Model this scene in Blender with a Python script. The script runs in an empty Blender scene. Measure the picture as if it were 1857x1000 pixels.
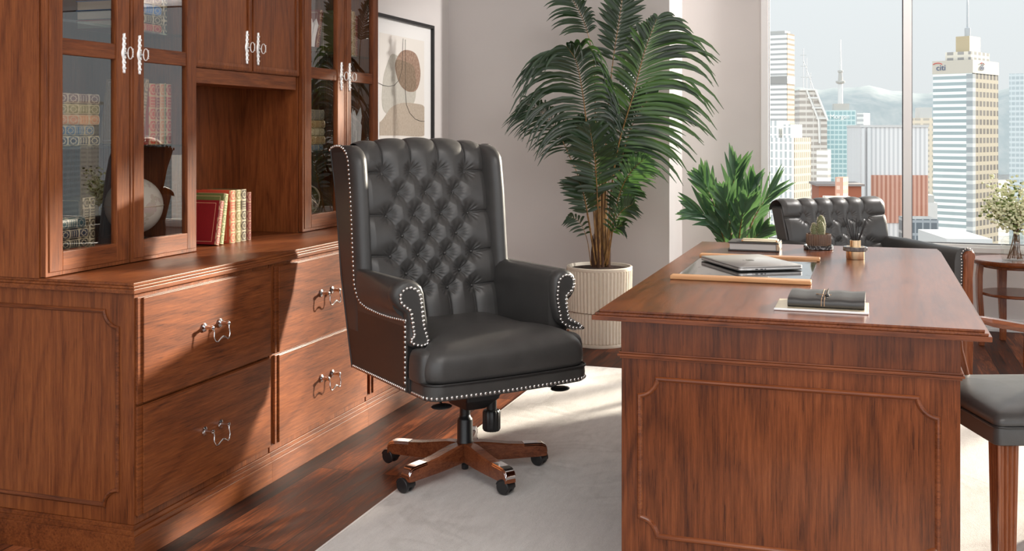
import bpy, bmesh, math, random
from mathutils import Vector, Matrix
R = math.radians
PI = math.pi
rnd = random.Random(7)
SC = bpy.context.scene
COL = SC.collection

# ------------------------------------------------------------------ camera
F_PX, CX_PX, HOR, CAM_H, YAW = 1945.0, 928.5, 239.5, 1.21, R(18.37)
cam_data = bpy.data.cameras.new('camera')
cam = bpy.data.objects.new('camera', cam_data); COL.objects.link(cam)
cam.location = (0, 0, CAM_H); cam.rotation_euler = (PI / 2, 0, YAW)
cam_data.sensor_fit = 'HORIZONTAL'; cam_data.sensor_width = 36
cam_data.lens = F_PX * 36 / 1857; cam_data.shift_y = -(500 - HOR) / 1857
cam_data.clip_start = .05; cam_data.clip_end = 6000
SC.camera = cam

# ------------------------------------------------------------------ view
SC.view_settings.view_transform = 'Standard'; SC.view_settings.look = 'None'
SC.view_settings.gamma = 1; SC.view_settings.use_curve_mapping = False
SC.view_settings.exposure = 0.20

# ------------------------------------------------------------------ sky: hazy white over the skyline, brighter overhead and behind
W = bpy.data.worlds.new('sky'); SC.world = W; W.use_nodes = True
nt = W.node_tree; nt.nodes.clear()
wo = nt.nodes.new('ShaderNodeOutputWorld'); bg = nt.nodes.new('ShaderNodeBackground')
tc = nt.nodes.new('ShaderNodeTexCoord'); sx = nt.nodes.new('ShaderNodeSeparateXYZ')
mr = nt.nodes.new('ShaderNodeMapRange'); mr.inputs['From Min'].default_value = -.35; mr.inputs['From Max'].default_value = .8
mr.inputs['To Min'].default_value = 1.7; mr.inputs['To Max'].default_value = .93
rp = nt.nodes.new('ShaderNodeValToRGB')
rp.color_ramp.elements[0].position = .48; rp.color_ramp.elements[0].color = (.74, .75, .76, 1)
rp.color_ramp.elements[1].position = .68; rp.color_ramp.elements[1].color = (.93, .98, 1.02, 1)
mz = nt.nodes.new('ShaderNodeMath'); mz.operation = 'MULTIPLY_ADD'; mz.inputs[1].default_value = .5; mz.inputs[2].default_value = .5
nt.links.new(tc.outputs['Generated'], sx.inputs[0])
nt.links.new(sx.outputs['Z'], mz.inputs[0]); nt.links.new(mz.outputs[0], rp.inputs[0])
nt.links.new(sx.outputs['Y'], mr.inputs['Value'])
nt.links.new(rp.outputs['Color'], bg.inputs['Color']); nt.links.new(mr.outputs[0], bg.inputs['Strength'])
nt.links.new(bg.outputs[0], wo.inputs['Surface'])

# ------------------------------------------------------------------ sun from the back right, through the glazing
def lamp(name, kind, loc, rot=None, aim=None, **kw):
    d = bpy.data.lights.new(name, kind); o = bpy.data.objects.new(name, d); COL.objects.link(o)
    o.location = loc
    if aim is not None:
        o.rotation_euler = (Vector(aim) - Vector(loc)).to_track_quat('-Z', 'Y').to_euler()
    for k, v in kw.items(): setattr(d, k, v)
    return o
SUN_DIR = Vector((.535, .845, 0)).normalized() * math.cos(R(13.5)) + Vector((0, 0, math.sin(R(13.5))))
sun = lamp('sun', 'SUN', SUN_DIR * 30 + Vector((0, 0, 2)), aim=(0, 0, 2), energy=13.5, angle=R(3.5), color=(1, .88, .73))

# ------------------------------------------------------------------ mesh helpers
class MB:
    """collects plain geometry; build() links it as ONE mesh object"""
    def __init__(s): s.v = []; s.f = []
    def add(s, vs, fs):
        n = len(s.v); s.v += [tuple(p) for p in vs]; s.f += [tuple(i + n for i in f) for f in fs]; return s
    def box(s, x0, x1, y0, y1, z0, z1, m=None):
        vs = [(x, y, z) for z in (z0, z1) for y in (y0, y1) for x in (x0, x1)]
        if m is not None: vs = [m @ Vector(p) for p in vs]
        return s.add(vs, [(0, 2, 3, 1), (4, 5, 7, 6), (0, 1, 5, 4), (2, 6, 7, 3), (0, 4, 6, 2), (1, 3, 7, 5)])
    def loft(s, rings, closed=True, caps=True, loop=False):
        n = len(rings[0]); vs = [p for r in rings for p in r]; fs = []
        m = len(rings); last = m if loop else m - 1
        for i in range(last):
            j = (i + 1) % m
            for k in range(n if closed else n - 1):
                l = (k + 1) % n
                fs.append((i * n + k, i * n + l, j * n + l, j * n + k))
        if caps and closed and not loop:
            fs.append(tuple(reversed(range(n)))); fs.append(tuple((m - 1) * n + k for k in range(n)))
        return s.add(vs, fs)
    def lathe(s, prof, n=32, c=(0, 0, 0), caps=True, ripple=None):
        rings = []
        for r, z in prof:
            rings.append([(c[0] + (r + (ripple(k) if ripple else 0)) * math.cos(2 * PI * k / n), c[1] + (r + (ripple(k) if ripple else 0)) * math.sin(2 * PI * k / n), c[2] + z) for k in range(n)])
        return s.loft(rings, True, caps)
    def tube(s, pts, rad, n=8, closed=False, flat=None):
        pts = [Vector(p) for p in pts]; m = len(pts); rings = []
        rs = rad if isinstance(rad, (list, tuple)) else [rad] * m
        t0 = None; up = None
        for i in range(m):
            a = pts[(i - 1) % m] if (closed or i > 0) else pts[i]
            b = pts[(i + 1) % m] if (closed or i < m - 1) else pts[i]
            t = (b - a).normalized() if (b - a).length > 1e-9 else Vector((0, 0, 1))
            if up is None:
                up = t.orthogonal().normalized()
            else:
                up = (up - t * up.dot(t))
                up = up.normalized() if up.length > 1e-9 else t.orthogonal().normalized()
            w = t.cross(up)
            ring = []
            for k in range(n):
                q = 2 * PI * k / n
                ring.append(pts[i] + (up * math.cos(q) + w * math.sin(q) * (flat or 1)) * rs[i])
            rings.append(ring)
        return s.loft(rings, True, not closed, closed)
    def sphere(s, c, r, n=12, m=8, sc=(1, 1, 1)):
        rings = []
        for i in range(1, m):
            a = PI * i / m
            rings.append([(c[0] + r * sc[0] * math.sin(a) * math.cos(2 * PI * k / n), c[1] + r * sc[1] * math.sin(a) * math.sin(2 * PI * k / n), c[2] - r * sc[2] * math.cos(a)) for k in range(n)])
        return s.loft(rings)
    def cyl(s, p0, p1, r0, r1=None, n=16):
        return s.tube([p0, p1], [r0, r0 if r1 is None else r1], n)
    def poly(s, pts, d):
        """prism: planar outline pts (3D) extruded by vector d"""
        d = Vector(d); n = len(pts)
        a = [Vector(p) for p in pts]; b = [p + d for p in a]
        fs = [tuple(range(n)), tuple(reversed(range(n, 2 * n)))] + [(i, i + n, (i + 1) % n + n, (i + 1) % n) for i in range(n)]
        return s.add(a + b, fs)
    def sweep(s, path, prof, fr, closed=True):
        """moulding: profile (offset to the left of travel, height) mitred along a 2D path; fr(a,b,h)->3D"""
        m = len(path); P = [Vector(p) for p in path]; rings = []
        for i in range(m):
            a = P[(i - 1) % m]; b = P[(i + 1) % m]
            d0 = (P[i] - a).normalized() if (closed or i > 0) else None
            d1 = (b - P[i]).normalized() if (closed or i < m - 1) else None
            if d0 is None: d0 = d1
            if d1 is None: d1 = d0
            n0 = Vector((-d0.y, d0.x)); n1 = Vector((-d1.y, d1.x)); mm = n0 + n1
            mm = mm / max(.25, (1 + n0.dot(n1)))
            rings.append([fr(P[i].x + mm.x * o, P[i].y + mm.y * o, h) for o, h in prof])
        return s.loft(rings, True, not closed, closed)

CH = {}
def link(name, data, parent=None):
    o = bpy.data.objects.new(name, data); COL.objects.link(o)
    if parent is not None: o.parent = parent
    return o
def obj(name, mb, mat, parent=None, world=False, smooth=None, bevel=0, seg=2, sub=0, solid=0, label=None, recalc=True):
    me = bpy.data.meshes.new(name)
    vs = mb.v
    if world and parent is not None:
        root = parent
        inv = world_matrix(parent).inverted(); vs = [inv @ Vector(p) for p in vs]
    me.from_pydata([tuple(p) for p in vs], [], mb.f)
    if recalc:
        b = bmesh.new(); b.from_mesh(me); bmesh.ops.recalc_face_normals(b, faces=b.faces); b.to_mesh(me); b.free()
    me.materials.append(mat)
    if smooth is not None:
        me.polygons.foreach_set('use_smooth', [True] * len(me.polygons))
        if smooth < 180: me.set_sharp_from_angle(angle=R(smooth))
    me.update()
    o = link(name, me, parent)
    if bevel:
        md = o.modifiers.new('bevel', 'BEVEL'); md.width = bevel; md.segments = seg; md.limit_method = 'ANGLE'; md.angle_limit = R(40)
    if sub:
        md = o.modifiers.new('sub', 'SUBSURF'); md.levels = sub; md.render_levels = sub
    if solid:
        md = o.modifiers.new('solid', 'SOLIDIFY'); md.thickness = solid; md.offset = 0
    if label: o['label'] = label
    return o
def world_matrix(o):
    m = Matrix.LocRotScale(o.location, o.rotation_euler, o.scale)
    return world_matrix(o.parent) @ m if o.parent else m
def tag(o, label, cat, group=None, kind=None):
    o['label'] = label; o['category'] = cat
    if group: o['group'] = group
    if kind: o['kind'] = kind
    return o
def thing(name, label, cat, loc=(0, 0, 0), rz=0, group=None):
    o = link(name, None); o.location = loc; o.rotation_euler = (0, 0, rz); o.empty_display_size = .05
    return tag(o, label, cat, group)
def struct(name, mb, mat, **kw):
    o = obj(name, mb, mat, **kw); o['kind'] = 'structure'; return o
def copy_tree(o, parent=None):
    c = o.copy(); COL.objects.link(c)
    if parent is not None: c.parent = parent
    for ch in [x for x in o.children]: copy_tree(ch, c)
    return c
def at(px, dep, py):
    """a point of the place, from where it shows and its distance"""
    xr = (px - CX_PX) / F_PX * dep; s, c = math.sin(YAW), math.cos(YAW)
    return Vector((xr * c - dep * s, xr * s + dep * c, CAM_H - (py - HOR) / F_PX * dep))

# ------------------------------------------------------------------ materials
class NB:
    def __init__(s, name):
        s.m = bpy.data.materials.new(name); s.m.use_nodes = True; s.t = s.m.node_tree
        s.p = s.t.nodes['Principled BSDF']
    def n(s, typ, **kw):
        x = s.t.nodes.new(typ)
        for k, v in kw.items(): setattr(x, k, v)
        return x
    def l(s, a, b): s.t.links.new(a, b)
    def set(s, **kw):
        for k, v in kw.items():
            k = k.replace('_', ' ')
            i = s.p.inputs[k]
            if hasattr(v, 'links') or isinstance(v, bpy.types.NodeSocket): s.l(v, i)
            else: i.default_value = v
        return s
    def math(s, op, a, b=None, c=None):
        x = s.n('ShaderNodeMath', operation=op)
        for i, q in enumerate((a, b, c)):
            if q is None: continue
            if isinstance(q, bpy.types.NodeSocket): s.l(q, x.inputs[i])
            else: x.inputs[i].default_value = q
        return x.outputs[0]
    def coord(s, scale=(1, 1, 1), rot=(0, 0, 0), kind='Object', loc=(0, 0, 0)):
        t = s.n('ShaderNodeTexCoord'); m = s.n('ShaderNodeMapping')
        m.inputs['Scale'].default_value = scale; m.inputs['Rotation'].default_value = rot; m.inputs['Location'].default_value = loc
        s.l(t.outputs[kind], m.inputs[0]); return m.outputs[0]
    def noise(s, v, scale, detail=4, rough=.5, dist=0):
        x = s.n('ShaderNodeTexNoise'); x.inputs['Scale'].default_value = scale; x.inputs['Detail'].default_value = detail
        x.inputs['Roughness'].default_value = rough; x.inputs['Distortion'].default_value = dist
        s.l(v, x.inputs['Vector']); return x.outputs['Fac']
    def ramp(s, f, stops, interp='LINEAR'):
        x = s.n('ShaderNodeValToRGB'); e = x.color_ramp; e.interpolation = interp
        while len(e.elements) < len(stops): e.elements.new(.5)
        for i, (p, c) in enumerate(stops):
            e.elements[i].position = p; e.elements[i].color = (*c, 1) if len(c) == 3 else c
        s.l(f, x.inputs[0]); return x.outputs['Color']
    def mix(s, f, a, b, typ='MIX'):
        x = s.n('ShaderNodeMix', data_type='RGBA', blend_type=typ)
        for i, q in ((0, f), (6, a), (7, b)):
            if isinstance(q, bpy.types.NodeSocket): s.l(q, x.inputs[i])
            elif i == 0: x.inputs[0].default_value = q
            else: x.inputs[i].default_value = (*q, 1)
        return x.outputs[2]
    def bump(s, h, strength=.2, dist=.002):
        x = s.n('ShaderNodeBump'); x.inputs['Strength'].default_value = strength; x.inputs['Distance'].default_value = dist
        s.l(h, x.inputs['Height']); s.l(x.outputs[0], s.p.inputs['Normal']); return s

def plain(name, c, rough=.5, metal=0, **kw):
    b = NB(name); b.set(Base_Color=(*c, 1), Roughness=rough, Metallic=metal)
    for k, v in kw.items(): b.set(**{k: v})
    return b.m
def wood(name, axis, dark, mid, light, rough=.32, seed=0, coat=.12, fig=1.0):
    """figured veneer: grain along the given axis of the object"""
    b = NB(name)
    st = [1, 1, 1]; st[axis] = .20
    v = b.coord(tuple(st), loc=(seed * 1.7, seed * .9, seed * 2.3))
    fi = [1, 1, 1]; fi[axis] = .045
    v2 = b.coord(tuple(fi), loc=(seed, seed * 2.1, seed * .4))
    big = b.noise(v, 2.8 * fig, 2.5, .5, .4)
    rings = b.math('MULTIPLY_ADD', b.math('SINE', b.math('MULTIPLY', big, 95)), .5, .5)
    streak = b.noise(v2, 150, 8, .76)
    patch = b.noise(v, 1.6, 3, .6, .4)
    knot = b.noise(b.coord(loc=(seed * 3, 1, 2)), 7, 2, .5)
    f = b.math('ADD', b.math('MULTIPLY', b.math('POWER', rings, 3.0), -.075), b.math('MULTIPLY', streak, .75))
    f = b.math('ADD', f, b.math('MULTIPLY', patch, .40))
    f = b.math('ADD', f, b.math('MULTIPLY', b.math('GREATER_THAN', b.noise(v2, 210, 2, .5), .66), -.09))
    f = b.math('ADD', f, b.math('MULTIPLY', knot, .08))
    col = b.ramp(f, [(.39, dark), (.60, mid), (.87, light)])
    b.set(Base_Color=col, Roughness=rough, Coat_Weight=coat, Coat_Roughness=.18, Specular_IOR_Level=.24)
    b.bump(streak, .10, .0008)
    return b.m
WD, WM, WL = (.055, .0138, .0045), (.178, .048, .0135), (.35, .110, .030)
M = {}
for i, ax in enumerate('xyz'):
    M['cab_' + ax] = wood('cabinet wood ' + ax, i, WD, WM, WL, .44, i + 1, .05)
    M['desk_' + ax] = wood('desk wood ' + ax, i, WD, (.160, .0415, .0120), (.30, .090, .026), .26, i + 5, .25)
    M['leg_' + ax] = wood('chair wood ' + ax, i, (.07, .018, .008), (.20, .058, .022), (.34, .115, .045), .22, i + 9, .5)
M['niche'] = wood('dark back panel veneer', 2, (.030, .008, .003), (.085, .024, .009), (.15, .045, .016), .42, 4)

def leather(name, c, rough=.36, grain=430):
    b = NB(name); v = b.coord()
    vo = b.n('ShaderNodeTexVoronoi'); vo.inputs['Scale'].default_value = grain; b.l(v, vo.inputs['Vector'])
    n = b.noise(v, 14, 4, .6)
    b.set(Base_Color=b.mix(n, tuple(x * .75 for x in c), tuple(x * 1.25 for x in c)), Roughness=b.math('MULTIPLY_ADD', n, .16, rough - .08), Coat_Weight=.06, Coat_Roughness=.35)
    b.bump(b.math('ADD', b.math('MULTIPLY', vo.outputs['Distance'], .6), b.math('MULTIPLY', n, 1.0)), .16, .0012)
    return b.m
M['leather'] = leather('black leather', (.056, .0535, .0515), .40)
M['leather_plain'] = leather('black leather side', (.040, .033, .030), .42, 700)
M['nail'] = plain('antique nickel', (.72, .70, .68), .22, 1)
M['chrome'] = plain('chrome', (.86, .86, .88), .10, 1)
M['silver'] = plain('bright silver plate', (.93, .92, .90), .42, .45)
M['plastic'] = plain('black plastic', (.018, .018, .019), .34)
M['gold'] = plain('brushed gold', (.86, .64, .40), .28, 1)
M['palegold'] = plain('pale gold', (.86, .74, .54), .36, .6)
M['piping'] = plain('black piping', (.020, .019, .019), .38)

def thin_glass(name, tint, refl=1.45, rough=0.0, dirt=0):
    b = NB(name); t = b.t; t.nodes.remove(b.p)
    out = [n for n in t.nodes if n.type == 'OUTPUT_MATERIAL'][0]
    tr = b.n('ShaderNodeBsdfTransparent'); tr.inputs[0].default_value = (*tint, 1)
    gl = b.n('ShaderNodeBsdfGlossy'); gl.inputs['Roughness'].default_value = rough; gl.inputs['Color'].default_value = (1, 1, 1, 1)
    fr = b.n('ShaderNodeFresnel'); fr.inputs['IOR'].default_value = refl
    mx = b.n('ShaderNodeMixShader'); geo = b.n('ShaderNodeNewGeometry')
    b.l(b.math('MULTIPLY', fr.outputs[0], b.math('SUBTRACT', 1.0, geo.outputs['Backfacing'])), mx.inputs[0]); b.l(tr.outputs[0], mx.inputs[1]); b.l(gl.outputs[0], mx.inputs[2])
    b.l(mx.outputs[0], out.inputs['Surface']); return b.m
M['cab_glass'] = thin_glass('cabinet glass', (.94, .93, .92), 1.95)
M['win_glass'] = thin_glass('window glass', (.97, .985, .98), 1.25)
M['shelf_glass'] = thin_glass('glass shelf', (.80, .90, .88), 1.5)
M['vase_glass'] = thin_glass('vase glass', (.92, .93, .91), 1.7)
# ================================================================== the room
XL, YB, YW, XS = -2.64, 6.62, 7.10, -1.17      # left wall, back wall, window wall, corner of the projecting wall
ZC, ZW, XR, YN = 3.20, 2.22, 3.60, -0.6        # ceiling, window head, right wall, near end
b = NB('warm white wall paint'); b.set(Base_Color=b.ramp(b.noise(b.coord(), 3, 2), [(.3, (.70, .66, .64)), (.7, (.73, .69, .67))]), Roughness=.75)
M['wall'] = b.m
M['ceiling'] = plain('ceiling white', (.80, .79, .78), .8)
M['trim'] = plain('white trim paint', (.80, .79, .78), .45)
M['gasket'] = plain('dark window gasket', (.10, .10, .11), .5)
b = NB('dark plank floor')
v = b.coord(rot=(0, 0, R(90)))
br = b.n('ShaderNodeTexBrick'); br.offset = .37; br.inputs['Scale'].default_value = 1
br.inputs['Brick Width'].default_value = 1.15; br.inputs['Row Height'].default_value = .125; br.inputs['Mortar Size'].default_value = .0018
br.inputs['Mortar'].default_value = (0, 0, 0, 1); br.inputs['Color1'].default_value = (0, 0, 0, 1); br.inputs['Color2'].default_value = (1, 1, 1, 1)
b.l(v, br.inputs['Vector'])
tone = br.outputs['Color']
off = b.n('ShaderNodeVectorMath', operation='MULTIPLY_ADD'); b.l(tone, off.inputs[0]); off.inputs[1].default_value = (3, 7, 5); b.l(b.coord((1, .07, 1)), off.inputs[2])
gr = b.noise(off.outputs[0], 52, 7, .78, .5); gr2 = b.noise(off.outputs[0], 5, 3, .6, 1)
f = b.math('ADD', b.math('MULTIPLY', gr, .75), b.math('MULTIPLY', gr2, .30))
tn = b.n('ShaderNodeSeparateColor'); b.l(tone, tn.inputs[0])
f = b.math('ADD', f, b.math('MULTIPLY_ADD', tn.outputs[0], .20, -.10))
b.set(Base_Color=b.mix(br.outputs['Fac'], b.ramp(f, [(.38, (.016, .005, .003)), (.56, (.10, .028, .012)), (.74, (.38, .115, .042))]), (.008, .004, .003)), Roughness=b.math('MULTIPLY_ADD', gr, .25, .42), Specular_IOR_Level=.18)
b.bump(gr, .18, .001); M['floor'] = b.m

struct('floor', MB().box(XL - .2, XR + .2, YN, YW + .12, -.1, 0), M['floor'])
struct('ceiling', MB().box(XL - .2, XR + .2, YN, YW + .3, ZC, ZC + .1), M['ceiling'])
struct('wall_left', MB().box(XL - .15, XL, YN, YW + .3, 0, ZC), M['wall'])
struct('wall_back', MB().box(XL, XS, YB, YW + .3, 0, ZC), M['wall'])
mb = MB().box(XS, -.655, YW, YW + .15, 0, ZC).box(-.655, XR, YW, YW + .15, 0, .475).box(-.655, XR, YW, YW + .15, ZW, ZC)
struct('wall_window', mb, M['wall'])
mb = MB().box(XR, XR + .15, YN, YW + .15, 0, .30).box(XR, XR + .15, YN, YW + .15, ZW, ZC)
for y in (YN, 1.9, 4.4, 6.9): mb.box(XR, XR + .15, y, y + .2, .30, ZW)
struct('wall_right', mb, M['wall'])
struct('baseboard_back', MB().box(XL + .014, XS + .014, YB - .014, YB, 0, .08), M['trim'], bevel=.004)
struct('baseboard_window', MB().box(XS + .014, XR, YW - .014, YW, .012, .078).box(XS, XR, YW - .020, YW, 0, .02), M['trim'], bevel=.004)
struct('baseboard_left', MB().box(XL, XL + .014, YN, YB - .014, 0, .08), M['trim'], bevel=.004)
struct('trim_1', MB().box(-.655, XR, YW - .045, YW + .06, .475, .508), M['trim'], bevel=.004)
# glazing: a row of tall panes in slim white frames
px = [-.655] + [.231 + k * .865 for k in range(4)] + [XR]
for i in range(len(px) - 1):
    a, c = px[i], px[i + 1]
    la = .045 if i == 0 else .024; lc = .024
    mb = MB().box(a, a + la, YW - .03, YW + .06, .508, ZW).box(c - lc, c, YW - .03, YW + .06, .508, ZW)
    mb.box(a + la, c - lc, YW - .03, YW + .06, .508, .524).box(a + la, c - lc, YW - .03, YW + .06, ZW - .03, ZW)
    w = struct('window_%d' % (i + 1), mb, M['trim'])
    g = .006
    mb = MB()
    for q in ((a + la, a + la + g, .524, ZW - .03), (c - lc - g, c - lc, .524, ZW - .03), (a + la, c - lc, .524, .524 + g), (a + la, c - lc, ZW - .03 - g, ZW - .03)):
        mb.box(q[0], q[1], YW + .0, YW + .03, q[2], q[3])
    obj('gasket', mb, M['gasket'], w, world=True)
    obj('pane', MB().box(a + la + g, c - lc - g, YW + .012, YW + .018, .524 + g, ZW - .03 - g), M['win_glass'], w, world=True)

# ------------------------------------------------------------------ added lamps above the frame, with no fixtures: a fill and a spot
lamp('added_fill_area', 'AREA', (.4, 1.6, ZC - .05), aim=(-.2, 3.2, .6), energy=60, shape='RECTANGLE', size=2.2, size_y=1.2, color=(1, .95, .90))  # unseen fill, added to brighten the room
lamp('added_strip_spot', 'SPOT', (1.5, 6.86, 2.9), aim=(XS, 6.86, .9), energy=420, spot_size=R(62), spot_blend=.4, shadow_soft_size=.05, color=(1, .96, .92))  # added to whiten the projecting wall's side, where the sun misses

# ------------------------------------------------------------------ rug
b = NB('pale rug pile'); v = b.coord()
w1 = b.noise(v, 2.6, 3, .5, 1.4)
ring = b.math('MULTIPLY_ADD', b.math('SINE', b.math('MULTIPLY', w1, 34)), .5, .5)
area = b.ramp(b.noise(v, 1.7, 2), [(.42, (0, 0, 0)), (.58, (1, 1, 1))])
ar = b.n('ShaderNodeSeparateColor'); b.l(area, ar.inputs[0])
pat = b.math('MULTIPLY', b.math('POWER', ring, 1.6), ar.outputs[0])
fine = b.noise(v, 330, 2, .7); str_ = b.noise(b.coord((1, .25, 1)), 40, 4, .7)
f = b.math('ADD', b.math('MULTIPLY', pat, -.20), b.math('ADD', b.math('MULTIPLY', fine, .55), b.math('MULTIPLY', str_, .55)))
b.set(Base_Color=b.ramp(f, [(.12, (.43, .40, .37)), (.42, (.58, .55, .52)), (.75, (.73, .70, .67))]), Roughness=.95, Sheen_Weight=.3)
b.bump(b.math('ADD', fine, b.math('MULTIPLY', pat, -.5)), .5, .004); M['rug'] = b.m
M['rugedge'] = plain('rug binding', (.78, .75, .72), .9)
t = thing('area_rug', 'large pale grey rug with faint scroll pattern under the desk', 'rug', (-.1, 3.4, 0))
obj('pile', MB().box(-1.495, 1.60, 1.35, 5.33, 0.001, .011), M['rug'], t, world=True, bevel=.004)
obj('binding', MB().box(-1.503, -1.495, 1.342, 5.338, .0, .010).box(1.60, 1.608, 1.342, 5.338, 0, .010).box(-1.495, 1.60, 1.342, 1.35, 0, .010).box(-1.495, 1.60, 5.33, 5.338, 0, .010), M['rugedge'], t, world=True)

# ------------------------------------------------------------------ framed picture
XP = XL
t = thing('framed_picture', 'tall abstract print with beige shapes in a thin black frame', 'picture', (XL, 5.86, 1.30))
y0, y1, z0, z1 = 5.40, 6.293, .72, 1.882
mb = MB()
for q in ((y0, y1, z1 - .02, z1), (y0, y1, z0, z0 + .02), (y0, y0 + .016, z0 + .02, z1 - .02), (y1 - .016, y1, z0 + .02, z1 - .02)):
    mb.box(XP + .002, XP + .034, *q)
obj('frame', mb, plain('black frame', (.012, .012, .013), .4), t, world=True, bevel=.001)
obj('mat_board', MB().box(XP + .004, XP + .014, y0 + .016, y1 - .016, z0 + .02, z1 - .02), plain('white mat board', (.88, .87, .85), .7), t, world=True)
py1 = 6.168; py0 = y0 + (y1 - py1); pz0, pz1 = 1.172, 1.775
PP = obj('print', MB().box(XP + .014, XP + .0150, py0, py1, .83, pz1), plain('cream paper', (.83, .79, .73), .8), t, world=True)
def blot(name, pts, lay, c, c2):
    bb = NB(name); n = bb.noise(bb.coord(), 60, 5, .7)
    bb.set(Base_Color=bb.ramp(n, [(.35, c), (.65, c2)]), Roughness=.85)
    # smooth closed outline through the points (Catmull-Rom)
    q = []; m = len(pts)
    for i in range(m):
        p0, p1, p2, p3 = (Vector(pts[(i + k) % m]) for k in (-1, 0, 1, 2))
        for s_ in range(6):
            u = s_ / 6
            q.append(.5 * ((2 * p1) + (p2 - p0) * u + (2 * p0 - 5 * p1 + 4 * p2 - p3) * u * u + (3 * p1 - p0 - 3 * p2 + p3) * u ** 3))
    x = XP + .0150 + lay * .0006
    obj(name, MB().poly([(x, min(max(p.x, py0), py1), min(max(p.y, .83), pz1)) for p in q], (.0005, 0, 0)), bb.m, PP, world=True)
A = lambda px_, py_: (lambda dep: (dep_y(px_), CAM_H - (py_ - HOR) / F_PX * dep))(dep_of(px_))
def dep_of(px_):
    return XL / (((px_ - CX_PX) / F_PX) * math.cos(YAW) - math.sin(YAW))
def dep_y(px_): return ((px_ - CX_PX) / F_PX * math.sin(YAW) + math.cos(YAW)) * dep_of(px_)
blot('green_shape', [A(707, 98), (A(700, 110)), A(691, 140), A(688, 185), A(695, 205), A(715, 209), A(735, 200), A(748, 182), A(749, 150), A(737, 118), A(720, 104)], 1, (.52, .49, .42), (.60, .57, .50))
blot('sand_shape', [A(660, 245), A(672, 232), A(690, 216), A(705, 195), A(725, 187), A(748, 188), A(765, 194), A(765, 220), A(765, 246), A(720, 246), A(690, 246)], 2, (.44, .36, .28), (.54, .46, .37))
blot('rust_shape', [A(712, 115), A(722, 95), A(735, 91), A(750, 99), A(757, 122), A(757, 145), A(750, 164), A(735, 166), A(722, 155), A(715, 138)], 3, (.26, .15, .10), (.46, .32, .24))
blot('brown_shape', [A(713, 110), A(730, 112), A(745, 120), A(749, 140), A(749, 160), A(738, 166), A(724, 156), A(716, 140)], 4, (.20, .14, .09), (.33, .24, .17))
mb = MB()
def ink(pts): mb.tube([(XP + .0182, *A(*p)) for p in pts], .0012, 6)
ink([(726, 70), (725, 100), (724, 125), (719, 145), (710, 155), (700, 157), (690, 155), (680, 150)])
ink([(730, 72), (730, 120), (730, 165), (732, 190), (738, 205), (748, 216), (758, 220), (765, 220)])
obj('ink_line', mb, plain('black ink', (.02, .02, .02), .6), PP, world=True)

# ================================================================== the wall unit
X0 = -1.962                                     # face of the carcasses below
XB = -2.62
def rectm(mb, y0, y1, z0, z1, x, w, h):
    """raised bead round a rectangle on a face looking to +x"""
    mb.sweep([(y0, z0), (y1, z0), (y1, z1), (y0, z1)], [(0, 0), (0, h), (w * .5, h * 1.25), (w, h), (w, 0)], lambda a, c, q: (x + q, a, c))
def pull(parent, y, z):
    o = obj('handle', pull_mb(y, z), M['chrome'], parent, world=True, smooth=50, label='chrome bail handle')
def pull_mb(y, z):
    mb = MB(); x = -1.9465
    for s in (-1, 1):
        yy = y + s * .043
        mb2 = [(0.0135, 0), (.0140, .004), (.010, .006), (.006, .008), (.005, .024), (.0075, .028), (.0075, .034), (.003, .037)]
        rings = [[(x + h, yy + r * math.cos(2 * PI * k / 16), z + r * math.sin(2 * PI * k / 16)) for k in range(16)] for r, h in mb2]
        mb.loft(rings)
    pts = [(-.043, 0), (-.040, -.012), (-.043, -.030), (-.036, -.043), (-.026, -.045), (-.012, -.037), (0, -.033), (.012, -.037), (.026, -.045), (.036, -.043), (.043, -.030), (.040, -.012), (.043, 0)]
    q = []
    for i in range(len(pts) - 1):
        for u in (0, .34, .67):
            q.append((pts[i][0] * (1 - u) + pts[i + 1][0] * u, pts[i][1] * (1 - u) + pts[i + 1][1] * u))
    q.append(pts[-1])
    mb.tube([(x + .034 + .006 * math.sin(PI * k / (len(q) - 1)), y + a, z + c) for k, (a, c) in enumerate(q)], [.0024 + .0014 * math.exp(-((k - len(q) / 2) / 4) ** 2) for k in range(len(q))], 8)
    return mb
def drawer(parent, y0, y1, z0, z1, hy, hz):
    mb = MB().box(X0, X0 + .009, y0, y1, z0, z1)
    d = obj('drawer', mb, M['cab_y'], parent, world=True, bevel=.001)
    mf = MB().box(X0 + .009, X0 + .0150, y0 + .019, y1 - .002, z0 + .002, z1 - .002).box(X0 + .009, X0 + .0130, y0 + .002, y0 + .010, z0 + .002, z1 - .002)
    mf = MB().poly([(X0 + .009, y0 + .019, z0 + .002), (X0 + .009, y1 - .002, z0 + .002), (X0 + .009, y1 - .002, z1 - .002), (X0 + .009, y0 + .019, z1 - .002)], (.006, 0, 0))
    obj('raised_field', mf, M['cab_y'], d, world=True, bevel=.0012)
    pull(d, hy, hz)
units = [(2.530, 3.243, 2.886, 'lateral file cabinet with two drawers at the near end of the wall unit'),
         (3.250, 3.990, 3.634, 'middle lateral file cabinet with two drawers, partly behind the executive chair'),
         (3.998, 4.742, 4.37, 'far lateral file cabinet mostly hidden behind the executive chair')]
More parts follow.
